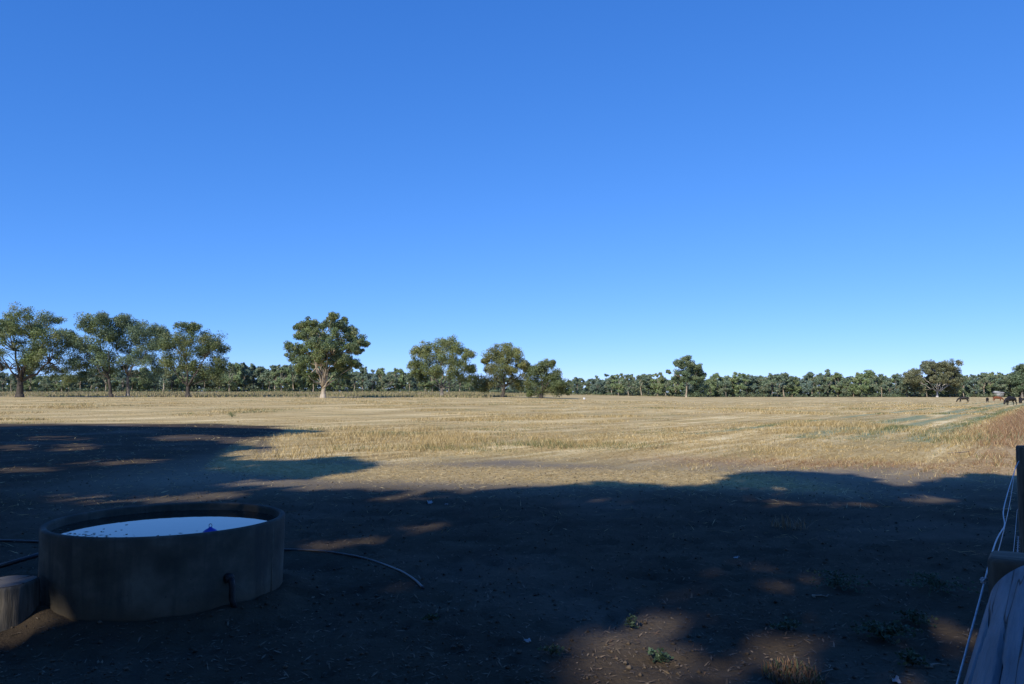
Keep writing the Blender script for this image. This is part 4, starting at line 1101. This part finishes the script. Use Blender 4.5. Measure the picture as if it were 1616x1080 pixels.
# clods and pebbles
rng = np.random.default_rng(85); n = 9000
r = np.exp(rng.uniform(math.log(2.2), math.log(17), n)); a = rng.uniform(R(-38), R(38), n); x, y = r * np.sin(a), r * np.cos(a)
td = np.hypot(x - TROUGH[0], y - TROUGH[1]); k = td > TROUGH_R + 0.05; x, y = x[k], y[k]; n = len(x)
s = 0.004 + 0.016 * rng.random(n) ** 4; z = terrain(x, y)
base = np.array([(1, 0, 0), (0, 1, 0), (-1, 0, 0), (0, -1, 0), (0, 0, 0.8), (0, 0, -0.8)], float)
v = (base[None] * s[:, None, None] * (0.7 + 0.6 * rng.random((n, 6, 1))) + np.stack([x, y, z + s * 0.3], 1)[:, None]).reshape(-1, 3)
tri = np.array([(0, 1, 4), (1, 2, 4), (2, 3, 4), (3, 0, 4), (1, 0, 5), (2, 1, 5), (3, 2, 5), (0, 3, 5)])
f = (np.arange(n)[:, None, None] * 6 + tri[None]).reshape(-1, 3)
t = np.repeat(np.array([(0.085, 0.063, 0.042), (0.06, 0.044, 0.03), (0.11, 0.085, 0.06)])[rng.integers(0, 3, n)], 6, 0)
tag(link('dirt_clods', make_mesh('dirt_clods', v, [f], t), MAT['litter']), 'small clods and pebbles on the bare dirt yard', 'clods', kind='stuff')

# ------------------------------------------------------------------ weeds in the yard
def weed(label, px, py, rad, n, h, cols, seed, name='weed_plant', grassy=False, cat='weed'):
    rng = np.random.default_rng(seed); g = ground(px, py)
    V, Fq, T = [], [], []
    k = 0
    for i in range(n):
        a = rng.uniform(0, 6.283); rr = rad * math.sqrt(rng.random()); bx, by = math.cos(a) * rr, math.sin(a) * rr
        bz = tz(g[0] + bx, g[1] + by) - g[2] if grassy else 0
        col = np.array(cols[rng.integers(0, len(cols))]) * (0.7 + 0.6 * rng.random())
        hh = h * (0.5 + 0.8 * rng.random())
        if grassy:
            d = rng.normal(size=2) * 0.6 * hh; w = np.array([-d[1], d[0]]); w = w / (np.linalg.norm(w) + 1e-6) * 0.0035
            V += [(bx - w[0], by - w[1], bz - 0.01), (bx + w[0], by + w[1], bz - 0.01), (bx + d[0] * 0.5 + w[0] * 0.8, by + d[1] * 0.5 + w[1] * 0.8, bz + hh * 0.7), (bx + d[0] * 0.5 - w[0] * 0.8, by + d[1] * 0.5 - w[1] * 0.8, bz + hh * 0.7), (bx + d[0] * 1.1, by + d[1] * 1.1, bz + hh)]
            Fq.append([(k, k + 1, k + 2, k + 3)]); T += [col] * 5
            Fq[-1] = (np.array(Fq[-1]), np.array([(k + 3, k + 2, k + 4)])); k += 5
        else:
            if i % 14 == 0:                              # a new runner from the crown of the plant
                ra = rng.uniform(0, 6.283); rl = rad * (0.45 + 0.6 * rng.random()); rh = h * (0.3 + 0.9 * rng.random()); zr_ = tz(g[0] + math.cos(ra) * rl, g[1] + math.sin(ra) * rl) - g[2]; wv = np.array([-math.sin(ra), math.cos(ra), 0]) * 0.0022
                pr = lambda f: np.array([math.cos(ra + 0.3 * f) * rl * f, math.sin(ra + 0.3 * f) * rl * f, zr_ * f + 0.004 + rh * math.sin(math.pi * min(f, 0.75))])
                for e in range(4):
                    f0, f1 = e / 4, (e + 1) / 4
                    V += [pr(f0) - wv, pr(f0) + wv, pr(f1) + wv, pr(f1) - wv]; Fq.append((np.array([(k, k + 1, k + 2, k + 3)]), np.zeros((0, 3), int))); T += [col * 0.9] * 4; k += 4
            c = pr(0.1 + 0.9 * rng.random()); d = rng.normal(size=3); d[2] = abs(d[2]) * 0.5; d /= np.linalg.norm(d)
            e = np.cross(d, rng.normal(size=3)); e /= np.linalg.norm(e); s = rng.uniform(0.016, 0.034)
            V += [c, c + d * s * 0.5 + e * s * 0.3, c + d * s, c + d * s * 0.5 - e * s * 0.3]; Fq.append((np.array([(k, k + 1, k + 2, k + 3)]), np.zeros((0, 3), int))); T += [col] * 4; k += 4
    q = np.concatenate([a for a, b in Fq]); t = [b for a, b in Fq if len(b)]
    o = link(name, make_mesh(name, V, [q] + ([np.concatenate(t)] if t else []), T), MAT['weed']); o.location = g
    return tag(o, label, cat)
WG = [(0.05, 0.085, 0.045), (0.065, 0.10, 0.055), (0.04, 0.07, 0.04)]
weed('low green weed patch on the dirt left of the timber rail', 1395, 1012, 0.24, 700, 0.10, WG, 1)
weed('small green weed beside the rail at the lower right corner', 1440, 1052, 0.10, 200, 0.08, WG, 2)
weed('green weed patch in shade farther along the fence', 1445, 985, 0.15, 260, 0.08, WG, 3)
weed('faint green weed on the shaded dirt, bottom centre right', 1245, 996, 0.13, 160, 0.06, WG, 4)
weed('lone tiny green weed at the edge of the sunny dirt patch', 997, 993, 0.05, 90, 0.08, WG, 5)
weed('sprawling green weed in the sunny dirt patch', 1037, 1040, 0.09, 150, 0.04, WG, 6)
weed('dark weed patch on the dirt near the pale scrap', 1320, 925, 0.35, 420, 0.07, WG, 7)
weed('small dark weed on the shaded dirt, bottom centre', 682, 982, 0.08, 110, 0.06, WG, 8)
weed('low weeds in shade close to the fence wires', 1480, 930, 0.35, 420, 0.08, WG, 9)
weed('low dark weed on the shaded dirt between pipe end and bottom edge', 870, 1035, 0.09, 90, 0.05, WG, 10)
weed('reddish dry grass tuft with green blades at the bottom edge', 1252, 1068, 0.17, 420, 0.05, [(0.22, 0.12, 0.055), (0.28, 0.17, 0.085), (0.18, 0.10, 0.05), (0.10, 0.12, 0.05)], 11, 'grass_tuft', True, 'grass tuft')
weed('thin reddish dry grass tuft in the shaded middle ground', 1245, 832, 0.22, 70, 0.13, [(0.20, 0.12, 0.06), (0.26, 0.18, 0.10)], 12, 'grass_tuft', True, 'grass tuft')
weed('green leafy clump in the sunlit stubble at left', 366, 659, 0.45, 900, 0.35, [(0.08, 0.14, 0.04), (0.10, 0.16, 0.05)], 13)

# pale scraps on the dirt
paper = noise_mat('pale scrap', (0.28, 0.285, 0.28), (0.42, 0.42, 0.41), 40, 0.8, 0.1, 0.002)
def scrap(label, px, py, s, seed, cat='scrap'):
    rng = np.random.default_rng(seed); g = ground(px, py); V, T = [], []
    n = 5
    for j in range(n):
        for i in range(n):
            V.append(((i / (n - 1) - 0.5) * s * 1.6 + rng.normal() * s * 0.08, (j / (n - 1) - 0.5) * s + rng.normal() * s * 0.08, abs(rng.normal()) * s * 0.35 + 0.004))
    q = [(j * n + i, j * n + i + 1, (j + 1) * n + i + 1, (j + 1) * n + i) for j in range(n - 1) for i in range(n - 1)]
    V2 = [(x, y, z - 0.002) for x, y, z in V]
    o = MB().add(V, q).add(V2, [f[::-1] for f in q]).build('litter_scrap', paper); o.location = g; o.rotation_euler = (0, 0, rng.uniform(0, 6))
    return tag(o, label, cat)
scrap('crumpled white scrap on the shaded dirt right of centre', 1162, 881, 0.04, 1)
scrap('small white scrap on the dirt near the bottom edge centre', 832, 1014, 0.03, 2)
scrap('white scrap at the bottom edge left of the rail', 1413, 1077, 0.045, 3)
scrap('thin row of pale flakes at the shadow edge beyond the pipe', 678, 795, 0.07, 4)
scrap('tiny white scrap next to the pale flakes at the shadow edge', 705, 797, 0.03, 5)
# a fallen stick and two dead leaves big enough to pick out
stickm = noise_mat('dead stick', (0.16, 0.13, 0.10), (0.28, 0.24, 0.19), 10, 0.9, 0.3)
def stick(label, p0, p1, r_, seed):
    rng = np.random.default_rng(seed); a, b = ground(*p0), ground(*p1); t = np.linspace(0, 1, 6)[:, None]
    pts = a + (b - a) * t + rng.normal(size=(6, 3)) * 0.012; pts[:, 2] = terrain(pts[:, 0], pts[:, 1]) + r_
    return tag(MB().tube(pts, np.linspace(r_, r_ * 0.5, 6), 6).build('fallen_stick', stickm), label, 'stick')
stick('fallen dark stick lying in the pale grass near the fence', (1497, 717), (1530, 714), 0.02, 1)
stick('short pale stick on shaded dirt beside the weed patch', (1285, 944), (1308, 941), 0.008, 2)
stick('thin straw stick across the reddish grass tuft', (1290, 1070), (1313, 1052), 0.004, 3)
stick('curled dead leaf stalk on the lit dirt beside the rail', (1462, 1054), (1484, 1050), 0.008, 4)
# upright dry stem in the right-hand grass
g = ground(1494, 728); o = MB().tube([g + np.array([0, 0, -0.02]), g + np.array([0.005, 0, 0.25]), g + np.array([-0.005, 0.01, 0.52])], [0.008, 0.007, 0.005], 6).build('dry_stem', noise_mat('dry stem', (0.4, 0.31, 0.17), (0.5, 0.4, 0.24), 10, 0.8, 0))
tag(o, 'single upright dry stem standing in the pale grass near the fence', 'stem')
